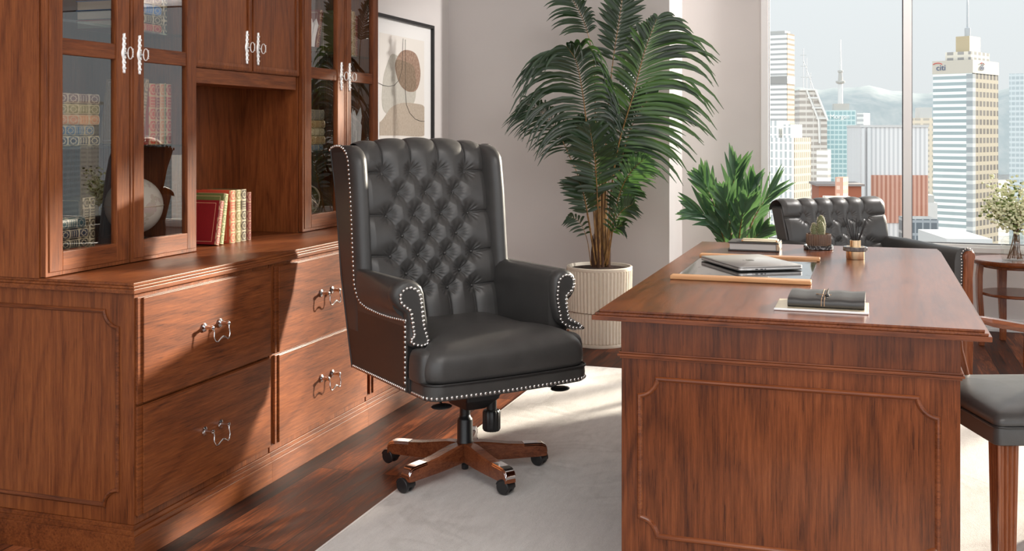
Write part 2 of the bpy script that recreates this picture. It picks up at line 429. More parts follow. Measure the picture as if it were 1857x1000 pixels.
for i, (a, c, hy, lab) in enumerate(units):
    t = thing('file_cabinet', lab, 'cabinet', (-2.28, (a + c) / 2, 0), group='file cabinets under the worktop')
    obj('carcass', MB().box(XB, X0, a, c, .101, .754), M['cab_z'], t, world=True, bevel=.002)
    mb = MB().box(XB, -1.950, a - (.012 if i == 0 else 0), (c + .012 if i == 2 else units[i + 1][0]), 0, .073)
    e_ = c + .008 if i == 2 else units[i + 1][0]
    mb.box(XB, -1.955, a - (.008 if i == 0 else 0), e_, .073, .088).box(XB, -1.959, a - (.004 if i == 0 else 0), e_, .088, .101)
    obj('plinth', mb, M['cab_y'], t, world=True, bevel=.0008)
    dy0 = a + (.006 if i == 0 else .022); dy1 = c - .006
    drawer(t, dy0, dy1, .441, .742, hy, .606)
    drawer(t, dy0, dy1, .126, .434, hy, .286)
    if i == 0:
        mb = MB(); r = .047
        x0, x1, z0, z1 = -2.56, -2.010, .143, .706
        path = []
        for cx, cz, a0 in ((x1, z0, 180), (x1, z1, 270), (x0, z1, 0), (x0, z0, 90)):
            arc = [(cx + r * math.cos(R(a0 - 90 * k / 8)), cz + r * math.sin(R(a0 - 90 * k / 8))) for k in range(9)]
            path += arc
        mb.sweep(path, [(0, 0), (0, .004), (.004, .008), (.009, .006), (.013, 0)], lambda p, q, h: (p, a - h, q), True)
        obj('panel_moulding', mb, M['cab_x'], t, world=True, smooth=35)

t = thing('worktop', 'long brown wood worktop running over the file cabinets', 'worktop', (-2.28, 3.63, .754))
mb = MB().box(XB, -1.950, 2.515, 4.765, .754, .768).box(XB, -1.9535, 2.5185, 4.7615, .768, .776).box(XB, -1.957, 2.522, 4.758, .776, .785)
obj('top_board', mb, M['cab_y'], t, world=True, bevel=.002)

XH = -2.257
def escutcheon(parent, y, z, x):
    mb = MB()
    prof = [(-.064, .002), (-.060, .005), (-.054, .0035), (-.046, .0065), (-.038, .004), (-.028, .0075), (-.020, .005), (-.012, .008), (-.006, .0105), (0, .011), (.006, .0105), (.012, .008), (.020, .005), (.028, .0075), (.038, .004), (.046, .0065), (.054, .0035), (.060, .005), (.064, .002)]
    n = len(prof); rings = []
    for q, hw in prof:
        rings.append([(x, y - hw, z + q), (x + .004, y - hw * .8, z + q), (x + .007, y, z + q), (x + .004, y + hw * .8, z + q), (x, y + hw, z + q)])
    mb.loft(rings)
    for s in (-.048, -.03, -.014, .014, .03, .048): mb.sphere((x + .005, y, z + s), .005, 8, 6)
    mb.cyl((x, y, z), (x + .018, y, z), .0025, n=8)
    mb.tube([(x + .026 + .0095 * math.cos(2 * PI * k / 24), y, z + .019 * math.sin(2 * PI * k / 24)) for k in range(24)], .0019, 8, True)
    for k in range(-2, 3): mb.sphere((x + .0365, y, z + .006 * k), .0024, 6, 5)
    obj('key_handle', mb, M['silver'], parent, world=True, smooth=60, label='silver ornate lock plate with key')
    obj('keyhole', MB().box(x + .0068, x + .0078, y - .0022, y + .0022, z - .007, z + .004), M['gasket'], parent, world=True)
ZT = 2.16
def glass_door(parent, y0, y1, yl, yr, ey, name='door'):
    mb = MB(); x = XH
    for q in ((y0, yl, .788, ZT - .06), (yr, y1, .788, ZT - .06)): mb.box(x - .022, x - .003, *q)
    for q in ((yl, yr, .788, .856), (yl, yr, ZT - .13, ZT - .06)): mb.box(x - .022, x - .003, *q)
    d = obj('door', mb, M['cab_z'], parent, world=True, bevel=.001)
    g = .013
    mb = MB().box(x - .003, x, y0 + g, yl, .800, ZT - .07).box(x - .003, x, yr, y1 - g * .6, .800, ZT - .07)
    obj('raised_stile', mb, M['cab_z'], d, world=True, bevel=.0015)
    mb = MB().box(x - .003, x, yl, yr, .800, .856)
    obj('bottom_rail', mb, M['cab_y'], d, world=True, bevel=.0015)
    obj('middle_rail', MB().box(x - .022, x - .004, yl, yr, 1.440, 1.489), M['cab_y'], d, world=True, bevel=.002)
    obj('pane', MB().box(x - .016, x - .012, yl + .0005, yr - .0005, .8565, ZT - .1305), M['cab_glass'], d, world=True)
    escutcheon(d, ey, 1.4615, x)
def bookcase(label, y0, y1, doors, shelves):
    t = thing('glass_bookcase', label, 'bookcase', (-2.42, (y0 + y1) / 2, .785), group='glass door bookcases on the worktop')
    obj('side_panel', MB().box(XB, XH - .024, y0, y0 + .018, .785, ZT), M['cab_z'], t, world=True, bevel=.001)
    obj('side_panel', MB().box(XB, XH - .024, y1 - .018, y1, .785, ZT), M['cab_z'], t, world=True, bevel=.001)
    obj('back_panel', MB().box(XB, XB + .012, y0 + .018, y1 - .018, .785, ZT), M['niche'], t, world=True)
    obj('base_board', MB().box(XB + .012, XH - .024, y0 + .018, y1 - .018, .785, .836), M['cab_y'], t, world=True)
    obj('top_board', MB().box(XB, XH + .02, y0, y1, ZT, ZT + .04).box(XB + .012, XH - .024, y0 + .018, y1 - .018, ZT - .05, ZT), M['cab_y'], t, world=True)
    for z in shelves:
        obj('shelf', MB().box(XB + .014, XH - .045, y0 + .019, y1 - .019, z - .008, z), M['shelf_glass'], t, world=True)
    for d in doors: glass_door(t, *d)
    return t
SH1, SH2 = 1.166, 1.552
bookcase('left glass-door bookcase above the near file cabinet, holding a globe', 2.517, 3.258,
         [(2.521, 2.893, 2.588, 2.828, 2.860), (2.898, 3.256, 2.962, 3.199, 2.937)], (SH1, SH2))
SH3, SH4 = 1.125, 1.572
bookcase('right glass-door bookcase behind the executive chair, holding a wire orb', 4.004, 4.745,
         [(4.008, 4.385, 4.079, 4.318, 4.350), (4.390, 4.742, 4.450, 4.682, 4.430)], (SH3, SH4))
# bridge between the two bookcases
t = thing('bridge_cabinet', 'two-door wall cabinet bridging the open niche between bookcases', 'cabinet', (-2.42, 3.63, 1.38))
xb = -2.272
obj('carcass', MB().box(XB, xb - .022, 3.259, 4.003, 1.44, ZT), M['cab_z'], t, world=True)
obj('rail', MB().box(XB + .2, xb - .008, 3.259, 3.988, 1.386, 1.440), M['cab_y'], t, world=True, bevel=.001)
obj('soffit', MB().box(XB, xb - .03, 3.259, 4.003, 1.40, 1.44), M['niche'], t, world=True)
obj('back_panel', MB().box(XB, XB + .06, 3.259, 4.003, .785, 1.40), M['cab_z'], t, world=True)
for y0, y1, ey in ((3.261, 3.636, 3.603), (3.640, 4.002, 3.682)):
    mb = MB().box(xb - .022, xb - .004, y0, y1, 1.442, ZT - .06)
    d = obj('door', mb, M['cab_z'], t, world=True, bevel=.001)
    mb = MB(); rectm(mb, y0 + .004, y1 - .004, 1.446, ZT - .07, xb - .004, .022, .006)
    obj('frame_bead', mb, M['cab_z'], d, world=True)
    escutcheon(d, ey, 1.536, xb - .003)

# ================================================================== the desk
t = thing('executive_desk', 'large brown wooden executive desk with panelled end and overhanging top', 'desk', (-.195, 3.53, 0))
mb = MB().box(-.6587, .2644, 2.618, 4.43, .738, .750)
obj('top_slab', mb, M['desk_x'], t, world=True, bevel=.0012)
mb = MB().box(-.652, .2575, 2.626, 4.422, .750, .756).box(-.6445, .251, 2.638, 4.408, .756, .762)
obj('top_board', mb, M['desk_y'], t, world=True, bevel=.0012)
bx0, bx1, by0, by1 = -.593, .202, 2.66, 4.38
obj('frieze', MB().box(bx0, bx1, by0, by0 + .02, .648, .738).box(bx0, bx1, by1 - .02, by1, .648, .738).box(bx0, bx0 + .02, by0 + .02, by1 - .02, .648, .738).box(bx1 - .02, bx1, by0 + .02, 3.07, .648, .738).box(bx1 - .02, bx1, 3.97, by1 - .02, .648, .738).box(bx1 - .02, bx1, 3.07, 3.97, .728, .738), M['desk_z'], t, world=True, bevel=.001)
for y0, y1 in ((by0, 3.07), (3.97, by1)):
    obj('pedestal', MB().box(bx0 + .001, bx1 - .001, y0 + .001, y1, .018, .648), M['desk_z'], t, world=True, bevel=.0015)
obj('modesty_panel', MB().box(-.10, -.08, 3.07, 3.97, .10, .738), M['desk_z'], t, world=True)
for y0, y1 in ((by0 - .008, 3.075), (3.965, by1 + .008)):
    obj('plinth', MB().box(bx0 - .008, bx1 + .008, y0, y1, 0.011, .09), M['desk_x'], t, world=True, bevel=.004)
mb = MB()
for z0_, z1_, o in ((.6385, .6445, .003), (.6445, .651, .0085), (.651, .656, .0055)):
    mb.box(bx0 - o, bx1 + o, by0 - o, by0 + .02, z0_, z1_)
    mb.box(bx0 - o, bx0 + .02, by0 + .02, by1 + o, z0_, z1_).box(bx1 - .02, bx1 + o, by0 + .02, 3.07, z0_, z1_)
obj('waist_moulding', mb, M['desk_x'], t, world=True, bevel=.0015)
mb = MB(); r = .045; path = []
x0, x1, z0, z1 = -.551, .159, .192, .598
for cx, cz, a0 in ((x1, z0, 180), (x1, z1, 270), (x0, z1, 0), (x0, z0, 90)):
    path += [(cx + r * math.cos(R(a0 - 90 * k / 8)), cz + r * math.sin(R(a0 - 90 * k / 8))) for k in range(9)]
mb.sweep(path, [(0, 0), (0, .003), (.003, .0065), (.007, .0075), (.010, .005), (.013, 0)], lambda p, q, h: (p, by0 + .001 - h, q), True)
obj('panel_moulding', mb, M['desk_x'], t, world=True, smooth=35)
# ================================================================== the executive chair
import numpy as np
OC = (-1.349, 3.536); FA = R(-40)
FV = Vector((math.cos(FA), math.sin(FA))); LV = Vector((-math.sin(FA), math.cos(FA)))
def L(u, v, z): return (u * 1.025 + .008, -v, z)               # chair axes: u to its left hand, v forward
def on_v(px_, py_, v):
    """where a line of sight meets the chair's plane at v: (u, z)"""
    a = (px_ - CX_PX) / F_PX; s, c = math.sin(YAW), math.cos(YAW)
    d = Vector((a * c - s, a * s + c)); o = Vector(OC)
    k = (v + o.dot(FV)) / d.dot(FV); p = d * k - o
    return (p.dot(LV) - .008) / 1.025, CAM_H - (py_ - HOR) / F_PX * k
chair = thing('executive_chair', 'black leather button-tufted wing back executive chair on five wooden castor legs', 'chair', (OC[0], OC[1], .011), FA + PI / 2)
chair.location.z = 0
vb = lambda z: -.341 + .214 * (1.05 - z)         # bottom of the tufts
vr = lambda z: -.478 + .263 * (1.136 - z) - .02 * max(0, 1 - ((z - .75) / .38) ** 2)        # rear edge
LE = M['leather']

# --- tufted inner back
rows = [(1.051, 4, .1135), (.975, 3, .1130), (.898, 4, .1120), (.825, 3, .1105), (.753, 4, .1105), (.688, 3, .1085), (.627, 4, .1030)]
def tuft_field(rows, half, ztop, zbot, s, t, amp=1.0, wr=1.0, tcut=9):
    btn = []; seg = []
    rb = [[(k - (n - 1) / 2) * sp for k in range(n)] for z, n, sp in rows]
    for (z, n, sp), us in zip(rows, rb):
        btn += [(u, z) for u in us]
    for i in range(len(rows) - 1):
        for u in rb[i]:
            for w in rb[i + 1]:
                if abs(u - w) < rows[i][2] * .75: seg.append((u, rows[i][0], w, rows[i + 1][0]))
    mx = max(n for z, n, sp in rows)
    for (z, n, sp), us in zip(rows, rb):
        if n == mx:
            seg.append((us[0], z, -half, z + .004)); seg.append((us[-1], z, half, z + .004))
    for u in rb[0]: seg.append((u, rows[0][0], u * 1.02, ztop))
    for u in rb[-1]: seg.append((u, rows[-1][0], u, zbot))
    D = np.full(s.shape, 9.0)
    for x0, y0, x1, y1 in seg:
        dx, dy = x1 - x0, y1 - y0; q = np.clip(((s - x0) * dx + (t - y0) * dy) / (dx * dx + dy * dy), 0, 1)
        # pleats sag a little between buttons
        sag = .006 * np.sin(PI * q) * (1 if abs(dx) > .02 and abs(dy) > .02 else 0)
        D = np.minimum(D, np.hypot(s - (x0 + q * dx), t - (y0 + q * dy) + sag))
    B = np.full(s.shape, 9.0); TH = np.zeros(s.shape)
    for x, y in btn:
        d = np.hypot(s - x, t - y); m = d < B; B = np.where(m, d, B); TH = np.where(m, np.arctan2(t - y, s - x), TH)
    edge = np.clip((half - np.abs(s)) / .03, 0, 1)
    bb = 1 - np.exp(-(B / .024) ** 1.25)
    pil = 1 - np.exp(-(D / .016) ** 1.1)
    far = np.sin(np.clip(D / .055, 0, 1) * PI / 2)
    h = .021 * bb + .0090 * pil * bb + .005 * far * bb - .0075 * np.exp(-(D / .0026) ** 2) * np.clip(B / .02, .3, 1)
    h += wr * .0024 * np.sin(13 * TH + 3 * np.sin(2 * TH)) * np.exp(-((B - .021) / .013) ** 2)
    h *= amp * (.55 + .45 * np.sqrt(edge)) * (1 - .42 * np.clip((t - tcut) / .10, 0, 1) ** 1.5)
    return h, btn
def tufted(name, parent, half_of, path, rows, ztop, zbot, nu, mat, arch=lambda u, k: 0, amp=1.0, tcut=9):
    """path: list of (t, v, z, nv, nz)"""
    T = np.array([p[0] for p in path]); hm = half_of(T)
    U = np.linspace(-1, 1, nu)[None, :] * hm[:, None]; TT = np.repeat(T[:, None], nu, 1)
    h, btn = tuft_field(rows, float(hm.max()), ztop, zbot, U, TT, amp, 1.0, tcut)
    vs = []; m = len(path)
    for i, (t_, v, z, nv, nz) in enumerate(path):
        for k in range(nu):
            u = U[i, k]; vs.append(L(u, v + nv * h[i, k], z + nz * h[i, k] + arch(u / hm[i], i / (m - 1))))
    fs = [(i * nu + k, i * nu + k + 1, (i + 1) * nu + k + 1, (i + 1) * nu + k) for i in range(m - 1) for k in range(nu - 1)]
    return obj(name, MB().add(vs, fs), mat, parent, smooth=180, recalc=False), btn
path = []; z = .43; n_ = Vector((1, .23)).normalized()
while z < 1.110:
    path.append((z, vb(z), z, n_.x, n_.y)); z += .0023
r0 = .054; cv, cz = vb(z) - r0 * math.cos(R(12.14)), z - r0 * math.sin(R(12.14)); z9 = z
for k in range(0, 60):
    a = R(12.14 + 166 * k / 59); path.append((z9 + r0 * R(166 * k / 59), cv + r0 * math.cos(a), cz + r0 * math.sin(a), math.cos(a), math.sin(a)))
back, btn = tufted('tufted_back', chair, lambda T: np.interp(T, [.44, .66, 1.1, 1.15, 1.30], [.252, .250, .247, .252, .256]), path, rows, 1.30, .40, 280, LE,
                   arch=lambda q, k: (.016 * (1 - q * q)) * min(1, max(0, (k - .45) / .4)), amp=1.0, tcut=1.075)
core = [(v - .002 * nv, z - .002 * nz) for _, v, z, nv, nz in path[::6]] + [(path[-1][1] + .004, path[-1][2] - .03), (vb(.45) - .04, .45)]
obj('back_core', MB().poly([L(-.2525, v, z) for v, z in core], (.5175, 0, 0)), LE, chair)
for u, z in btn:
    h0 = .004
    obj('button', MB().sphere(L(u, vb(z) + h0, z), .0062, 10, 6, (1, 1, 1)), LE, back, smooth=180)

# --- wings and flat outside panels, rear cover
side_prof = [(-.280, .362), (-.380, .68), (-.435, .983), (-.485, 1.146), (-.47, 1.155), (-.43, 1.162), (-.39, 1.162), (-.355, 1.152), (-.331, 1.138), (-.312, 1.110),
             (-.290, .990), (-.270, .793), (-.258, .680), (-.252, .655), (-.235, .632), (-.205, .613), (-.150, .602), (-.044, .597), (.05, .598), (.161, .604), (.161, .362)]
def vn(z):
    pts = [(.40, -.24), (.66, -.256), (.793, -.270), (.99, -.290), (1.09, -.306), (1.11, -.312), (1.138, -.331), (1.152, -.355), (1.163, -.40)]
    for (z0, v0), (z1, v1) in zip(pts, pts[1:]):
        if z <= z1: return v0 + (v1 - v0) * (z - z0) / (z1 - z0)
    return pts[-1][1]
for s in (-1, 1):
    obj('outside_panel', MB().poly([L(s * .301, v, z) for v, z in side_prof], (s * .007, 0, 0)), M['leather_plain'], chair, bevel=.0015, smooth=40, label='smooth outer side panel')
    rings = []
    zs = [.50 + .02 * k for k in range(30)] + [1.09, 1.10, 1.11, 1.12, 1.13, 1.138, 1.145, 1.151, 1.156, 1.160]
    for z in zs:
        f = vn(z); k = min(1, (1.183 - z) / .06)
        sec = [(.309, vr(z) + .014), (.3095, f - .01), (.310, f + .006), (.307, f + .022), (.298, f + .038), (.284, f + .047), (.268, f + .045), (.255, f + .032), (.246, f + .012), (.243, min(vb(z) + .012, f + .005)), (.245, vr(z) + .03)]
        cu = .272; ct = (vr(z) + f) / 2
        sec = [(cu + (u - cu) * (.8 + .2 * k), ct + (v - ct) * (.80 + .20 * k)) if k < 1 else (u, v) for u, v in sec]
        rings.append([L(s * u, v, z) for u, v in sec])
    obj('wing', MB().loft(rings), LE, chair, smooth=75)
mb = MB().loft([[L(-.30, vr(z) + .012, z), L(.30, vr(z) + .012, z), L(.30, vr(z) - .002, z), L(-.30, vr(z) - .002, z)] for z in (.366, .5, .6, .75, .9, 1.0, 1.10, 1.145)])
obj('rear_cover', mb, LE, chair, bevel=.003)
mb = MB()
for s in (-1, 1):
    mb_ = MB().tube([L(s * .307, v - .003, z) for v, z in side_prof[:4]], .0035, 8)
    obj('rear_piping', mb_, M['piping'], chair, smooth=60)

# --- rolled arms, with nail-trimmed front facings
sec = [(.309, .596), (.318, .609), (.334, .621), (.348, .641), (.3525, .669), (.346, .693), (.330, .712), (.306, .722), (.282, .722), (.262, .712), (.249, .693), (.243, .661), (.241, .59), (.240, .43), (.300, .43)]
pxL = [(690 + .28 * x, 440 + .28 * y) for x, y in [(168, 462), (120, 432), (90, 392), (84, 345), (100, 294), (140, 258), (190, 244), (240, 255), (275, 285), (292, 330), (300, 400), (310, 480), (322, 560), (338, 640), (336, 686), (290, 700), (230, 694), (190, 676), (180, 640), (190, 606), (183, 530)]]
nlL = [(690 + .28 * x, 440 + .28 * y) for x, y in [(187, 438), (170, 425), (150, 410), (132, 390), (126, 365), (127, 340), (145, 313), (167, 298), (190, 293), (214, 300), (237, 315), (250, 340), (257, 367), (260, 393), (263, 420), (266, 450), (268, 478), (272, 507), (276, 533), (282, 560), (290, 587), (297, 610), (304, 635), (300, 655), (285, 662), (263, 668), (238, 666), (213, 657), (197, 644), (200, 626), (213, 612), (217, 597), (213, 575), (208, 548), (204, 520), (200, 493), (196, 466)]]
pxR = [(980 + .27 * x, 450 + .27 * y) for x, y in [(178, 338), (215, 320), (243, 275), (248, 222), (235, 180), (205, 152), (165, 142), (125, 160), (98, 200), (92, 260), (92, 330), (98, 400), (112, 470), (140, 518), (190, 546), (240, 560), (298, 556), (310, 536), (290, 515), (250, 490), (208, 462), (193, 420), (180, 370)]]
nlR = [(980 + .27 * x, 450 + .27 * y) for x, y in [(170, 320), (183, 304), (200, 287), (214, 264), (219, 242), (217, 213), (204, 192), (186, 182), (165, 182), (147, 191), (130, 208), (119, 232), (116, 261), (113, 288), (111, 316), (112, 343), (115, 371), (120, 398), (124, 426), (131, 453), (132, 478), (144, 499), (165, 516), (190, 526), (215, 535), (238, 537), (262, 535), (272, 525), (250, 508), (226, 497), (200, 486), (186, 474), (181, 450), (178, 425), (172, 400), (168, 373), (167, 345)]]
NAILS = []                                      # (point, outward direction) in chair axes
VF = .180
for s, pxo, nl in ((-1, pxL, nlL), (1, pxR, nlR)):
    rings = []
    for v, k in ((-.262, .80), (-.250, .93), (-.23, 1), (-.12, 1), (.0, 1), (.10, 1), (.148, 1)):
        tt_ = min(1, max(0, (v + .25) / .36)); rings.append([L(s * (.280 + ((u if u < .309 else .309 + (u - .309) * tt_) - .280) * k), v, .61 + (z - .61) * k) for u, z in sec])
    obj('arm', MB().loft(rings), LE, chair, smooth=70)
    o = [on_v(x, y, VF) for x, y in pxo]; c = Vector((sum(p[0] for p in o) / len(o), sum(p[1] for p in o) / len(o)))
    def shr(pts, d):                            # move an outline inward by d
        q = []; m = len(pts)
        ar = sum(pts[i][0] * pts[(i + 1) % m][1] - pts[(i + 1) % m][0] * pts[i][1] for i in range(m))
        sg = 1 if ar > 0 else -1
        for i in range(m):
            a, b_ = Vector(pts[i - 1]), Vector(pts[(i + 1) % m]); tt = (b_ - a).normalized()
            q.append((pts[i][0] - tt.y * sg * d, pts[i][1] + tt.x * sg * d))
        return q
    lay = [(VF - .052, .004), (VF - .027, 0), (VF - .013, .0015), (VF - .004, .006), (VF + .0005, .012)]
    mb = MB().loft([[L(u, v, z) for u, z in shr(o, d)] for v, d in lay])
    f = obj('arm_facing', mb, LE, chair, smooth=60)
    q = [on_v(x, y, VF) for x, y in nl]
    mb = MB().loft([[L(u, v, z) for u, z in shr(q, d)] for v, d in ((VF - .009, -.004), (VF + .0015, -.003), (VF + .0035, .002), (VF + .0035, .006))])
    obj('facing_panel', mb, LE, f, smooth=40)
    NAILS += [((u, VF + .0045, z), (0, 1, 0)) for u, z in q]
    # padded block the facing stands on
    rings = []
    for z, k in ((.411, .97), (.42, 1.0), (.44, 1.0), (.46, .99), (.478, .96), (.492, .90), (.503, .80), (.509, .62)):
        ring = []
        for a in range(24):
            t_ = 2 * PI * a / 24; ca, sa = math.cos(t_), math.sin(t_)
            ex = lambda w: math.copysign(abs(w) ** .45, w)
            ring.append(L(s * .2670 + .0430 * k * ex(ca), .218 + .056 * k * ex(sa), z))
        rings.append(ring)
    obj('arm_base', MB().loft(rings), LE, chair, smooth=70)

# --- seat
def outline(hw_b, hw_f, v0, v1, bow, r, n=10):
    """half plan from rear centre to front centre then mirrored; rounded front corners"""
    half = [(0, v0), (hw_b * .5, v0), (hw_b - .02, v0), (hw_b, v0 + .02), (hw_b, v1 - .36), (hw_b, v1 - .18)]
    half += [(hw_b + (hw_f - hw_b) * k / 4, v1 - .14 + .015 * k) for k in range(1, 5)]
    for k in range(n + 1):
        a = R(90 * k / n); half.append((hw_f - r + r * math.cos(a), v1 - r + r * math.sin(a)))
    for k in range(1, 9):
        u = (hw_f - r) * (1 - k / 8); half.append((u, v1 + bow * (1 - (u / (hw_f - r)) ** 2)))
    return half + [(-u, v) for u, v in reversed(half[1:-1])]
O1 = outline(.242, .301, -.275, .312, .014, .055)
cen = Vector((0, .05)); rings = []
for z, k, dz in ((.406, .975, 0), (.414, .985, 0), (.434, .998, 0), (.458, .995, 0), (.480, .98, 0), (.500, .945, 0), (.518, .87, 0), (.533, .76, 0), (.545, .58, 0), (.551, .36, 0), (.553, .12, 0)):
    rings.append([L(cen.x + (u - cen.x) * k, cen.y + (v - cen.y) * k, z) for u, v in O1])
obj('seat_cushion', MB().loft(rings), LE, chair, smooth=180, sub=1)
O2 = outline(.302, .302, -.27, .316, .012, .055)
mb = MB().loft([[L(u * k, v if v < 0 else v * k, z) for u, v in O2] for z, k in ((.358, .985), (.362, 1.0), (.385, 1.005), (.410, 1.0))])
rail = obj('seat_rail', mb, LE, chair, smooth=50)
front = [p for p in O2 if p[1] > .165]
front = sorted(front, key=lambda p: p[0])
obj('seat_piping', MB().tube([L(u * 1.004, v * 1.006, .4095) for u, v in front], .0042, 8), M['piping'], chair, smooth=70)
for s in (-1, 1):
    obj('corner_piping', MB().tube([L(s * .3045, .180, .364), L(s * .3045, .180, .41)], .0032, 8), M['piping'], chair, smooth=70)

# --- nailheads
def along(pts, step):
    out = []; acc = 0
    pts = [Vector(p) for p in pts]; prev = pts[0]; out.append(prev.copy()); rem = step
    for p in pts[1:]:
        seg_ = p - prev; ln = seg_.length; d = rem
        while d <= ln:
            out.append(prev + seg_ * (d / ln)); d += step
        rem = d - ln; prev = p
    return out
for s in (-1, 1):
    up = side_prof[3:20]
    for p in along([(s * .309, v + (-.004 if z > .64 else 0), z - (.004 if z > 1.13 else 0) + (.0 if z > .64 else -.007)) for v, z in up], .0165): NAILS.append((tuple(p), (s, 0, 0)))
    for p in along([(s * .309, .155, .592), (s * .309, .155, .385)], .0165): NAILS.append((tuple(p), (s, 0, 0)))
    for p in along([(s * .309, .151, .371), (s * .309, -.272, .371)], .0135): NAILS.append((tuple(p), (s, 0, 0)))
O2f = [(u, v) for u, v in front]
for p in along([(u * 1.001, v * 1.001, .369) for u, v in O2f], .0165):
    NAILS.append((tuple(p), (p[0] * .2 if abs(p[0]) < .27 else p[0] * 3, 1, 0)))
wm = world_matrix(chair); camp = Vector((0, 0, CAM_H))
def facing(nl):
    (u, v, z), d = nl; p = wm @ Vector(L(u, v, z)); n = (wm.to_3x3() @ Vector(L(*d))).normalized()
    dist = (p - camp).length
    return n.dot((camp - p).normalized()) > .05, dist
seen = sorted([n for n in NAILS if facing(n)[0]], key=lambda n: facing(n)[1]); rest_ = [n for n in NAILS if not facing(n)[0]]
nail = bpy.data.meshes.new('nailhead'); bm_ = bmesh.new()
bmesh.ops.create_uvsphere(bm_, u_segments=10, v_segments=8, radius=.0060); bm_.to_mesh(nail); bm_.free()
nail.materials.append(M['nail']); nail.polygons.foreach_set('use_smooth', [True] * len(nail.polygons))
for (u, v, z), d in seen[:100]:
    o = link('nailhead', nail, chair); o.location = L(u, v, z)
mb = MB()
for (u, v, z), d in seen[100:] + rest_: mb.sphere(L(u, v, z), .0060, 8, 6)
o = obj('nailhead_row', mb, M['nail'], chair, smooth=180); o['kind'] = 'stuff'

# --- mechanism, gas column, five legs and castors
P = M['plastic']
mb = MB().box(-.16, .16, -.19, .17, .342, .358)
obj('seat_plate', mb, P, chair, bevel=.004)
mb = MB().loft([[(x * k, y * k - .01, z) for x, y in ((-.075, -.14), (.075, -.14), (.075, .10), (-.075, .10))] for z, k in ((.343, 1), (.29, .86), (.247, .50))])
obj('tilt_mechanism', mb, P, chair, bevel=.006)
kn = Vector(L(.055, .075, 0))
mb = MB().cyl((kn.x, kn.y, .30), (kn.x, kn.y, .240), .018).lathe([(.026, 0), (.030, .006), (.030, .066), (.026, .072)], 36, (kn.x, kn.y, .166), ripple=lambda k: .0016 if k % 2 else 0)
obj('tension_knob', mb, P, chair, smooth=35)
for (u, v), (u2, v2) in (((-.225, .245), (-.15, .05)), ((.225, .245), (.10, .10))):
    mb = MB().tube([L(u2, v2, .345), L(u, v, .328)], .005, 8)
    mb.sphere(L(u, v, .325), .036, 16, 8, (1, .8, .22))
    obj('paddle_lever', mb, P, chair, smooth=60)
mb = MB().lathe([(.0185, .20), (.0185, .29)], 24).lathe([(.030, .098), (.0305, .12), (.0275, .124), (.0275, .196), (.024, .204), (.021, .206), (.0185, .214)], 28).lathe([(.011, .022), (.0125, .024), (.0125, .04), (.009, .042), (.009, .10)], 20)
obj('gas_column', mb, P, chair, smooth=40)
for k in range(5):
    a = -.674 + k * 2 * PI / 5 - (FA + PI / 2)
    rot = Matrix.Rotation(a, 4, 'Z')
    prof = [(.012, .119, .056, .021), (.06, .118, .053, .0215), (.11, .111, .051, .0215), (.16, .103, .050, .021), (.21, .099, .050, .0205), (.255, .098, .050, .020), (.28, .096, .050, .020), (.291, .090, .051, .0195), (.297, .080, .052, .019)]
    rings = []
    for r, zt, zb, hw in prof:
        rings.append([rot @ Vector(p) for p in ((r, -hw, zb), (r, hw, zb), (r, hw, zt - .004), (r, hw - .004, zt), (r, -hw + .004, zt), (r, -hw, zt - .004))])
    leg = obj('leg', MB().loft(rings), M['leg_x'], chair, smooth=30)
    rings = []
    for r, zt, zb, hw in [(.212, .0992, 0, .0205), (.255, .098, 0, .020), (.28, .096, 0, .020), (.291, .0895, 0, .0195), (.2975, .079, 0, .019), (.2985, .070, 0, .019)]:
        h2 = .0012
        rings.append([rot @ Vector(p) for p in ((r, -hw - h2, zt - .008), (r, -hw + .003, zt + h2), (r, hw - .003, zt + h2), (r, hw + h2, zt - .008), (r, hw - .004, zt - .004), (r, -hw + .004, zt - .004))])
    obj('metal_cap', MB().loft(rings), M['chrome'], leg, smooth=30, label='chrome toe cap')
    # twin-wheel castor
    cc = rot @ Vector((.283, 0, 0)); ax = Matrix.Rotation(R(254) - (FA + PI / 2), 4, 'Z') @ Vector((1, 0, 0)); ay = Vector((-ax.y, ax.x, 0))
    c0 = Vector((cc.x, cc.y, .0255 + .0115)) - ay * .012
    mb = MB()
    def disc(h0, h1, rr, hood=False):
        rings = []
        for h, r_ in ((h0, rr * .86), (h0 + (h1 - h0) * .18, rr), (h1 - (h1 - h0) * .18, rr), (h1, rr * .86)):
            rings.append([c0 + ax * h + (ay * math.cos(2 * PI * q / 28) + Vector((0, 0, 1)) * math.sin(2 * PI * q / 28)) * r_ for q in range(28)])
        mb.loft(rings)
    disc(-.021, -.006, .0245); disc(.006, .021, .0245)
    mb.cyl(c0 - ax * .02, c0 + ax * .02, .006)
    mb.cyl((cc.x, cc.y, .045), (cc.x, cc.y, .062), .006)
    # hood over the wheels
    rings = []
    for q in range(13):
        a2 = R(-10 + 175 * q / 12); d2 = ay * math.cos(a2) + Vector((0, 0, 1)) * math.sin(a2)
        rings.append([c0 - ax * .0205 + d2 * .0262, c0 + ax * .0205 + d2 * .0262, c0 + ax * .0205 + d2 * .0235, c0 - ax * .0205 + d2 * .0235])
    mb.loft(rings)
    obj('castor', mb, P, leg, smooth=35, label='black twin-wheel castor')
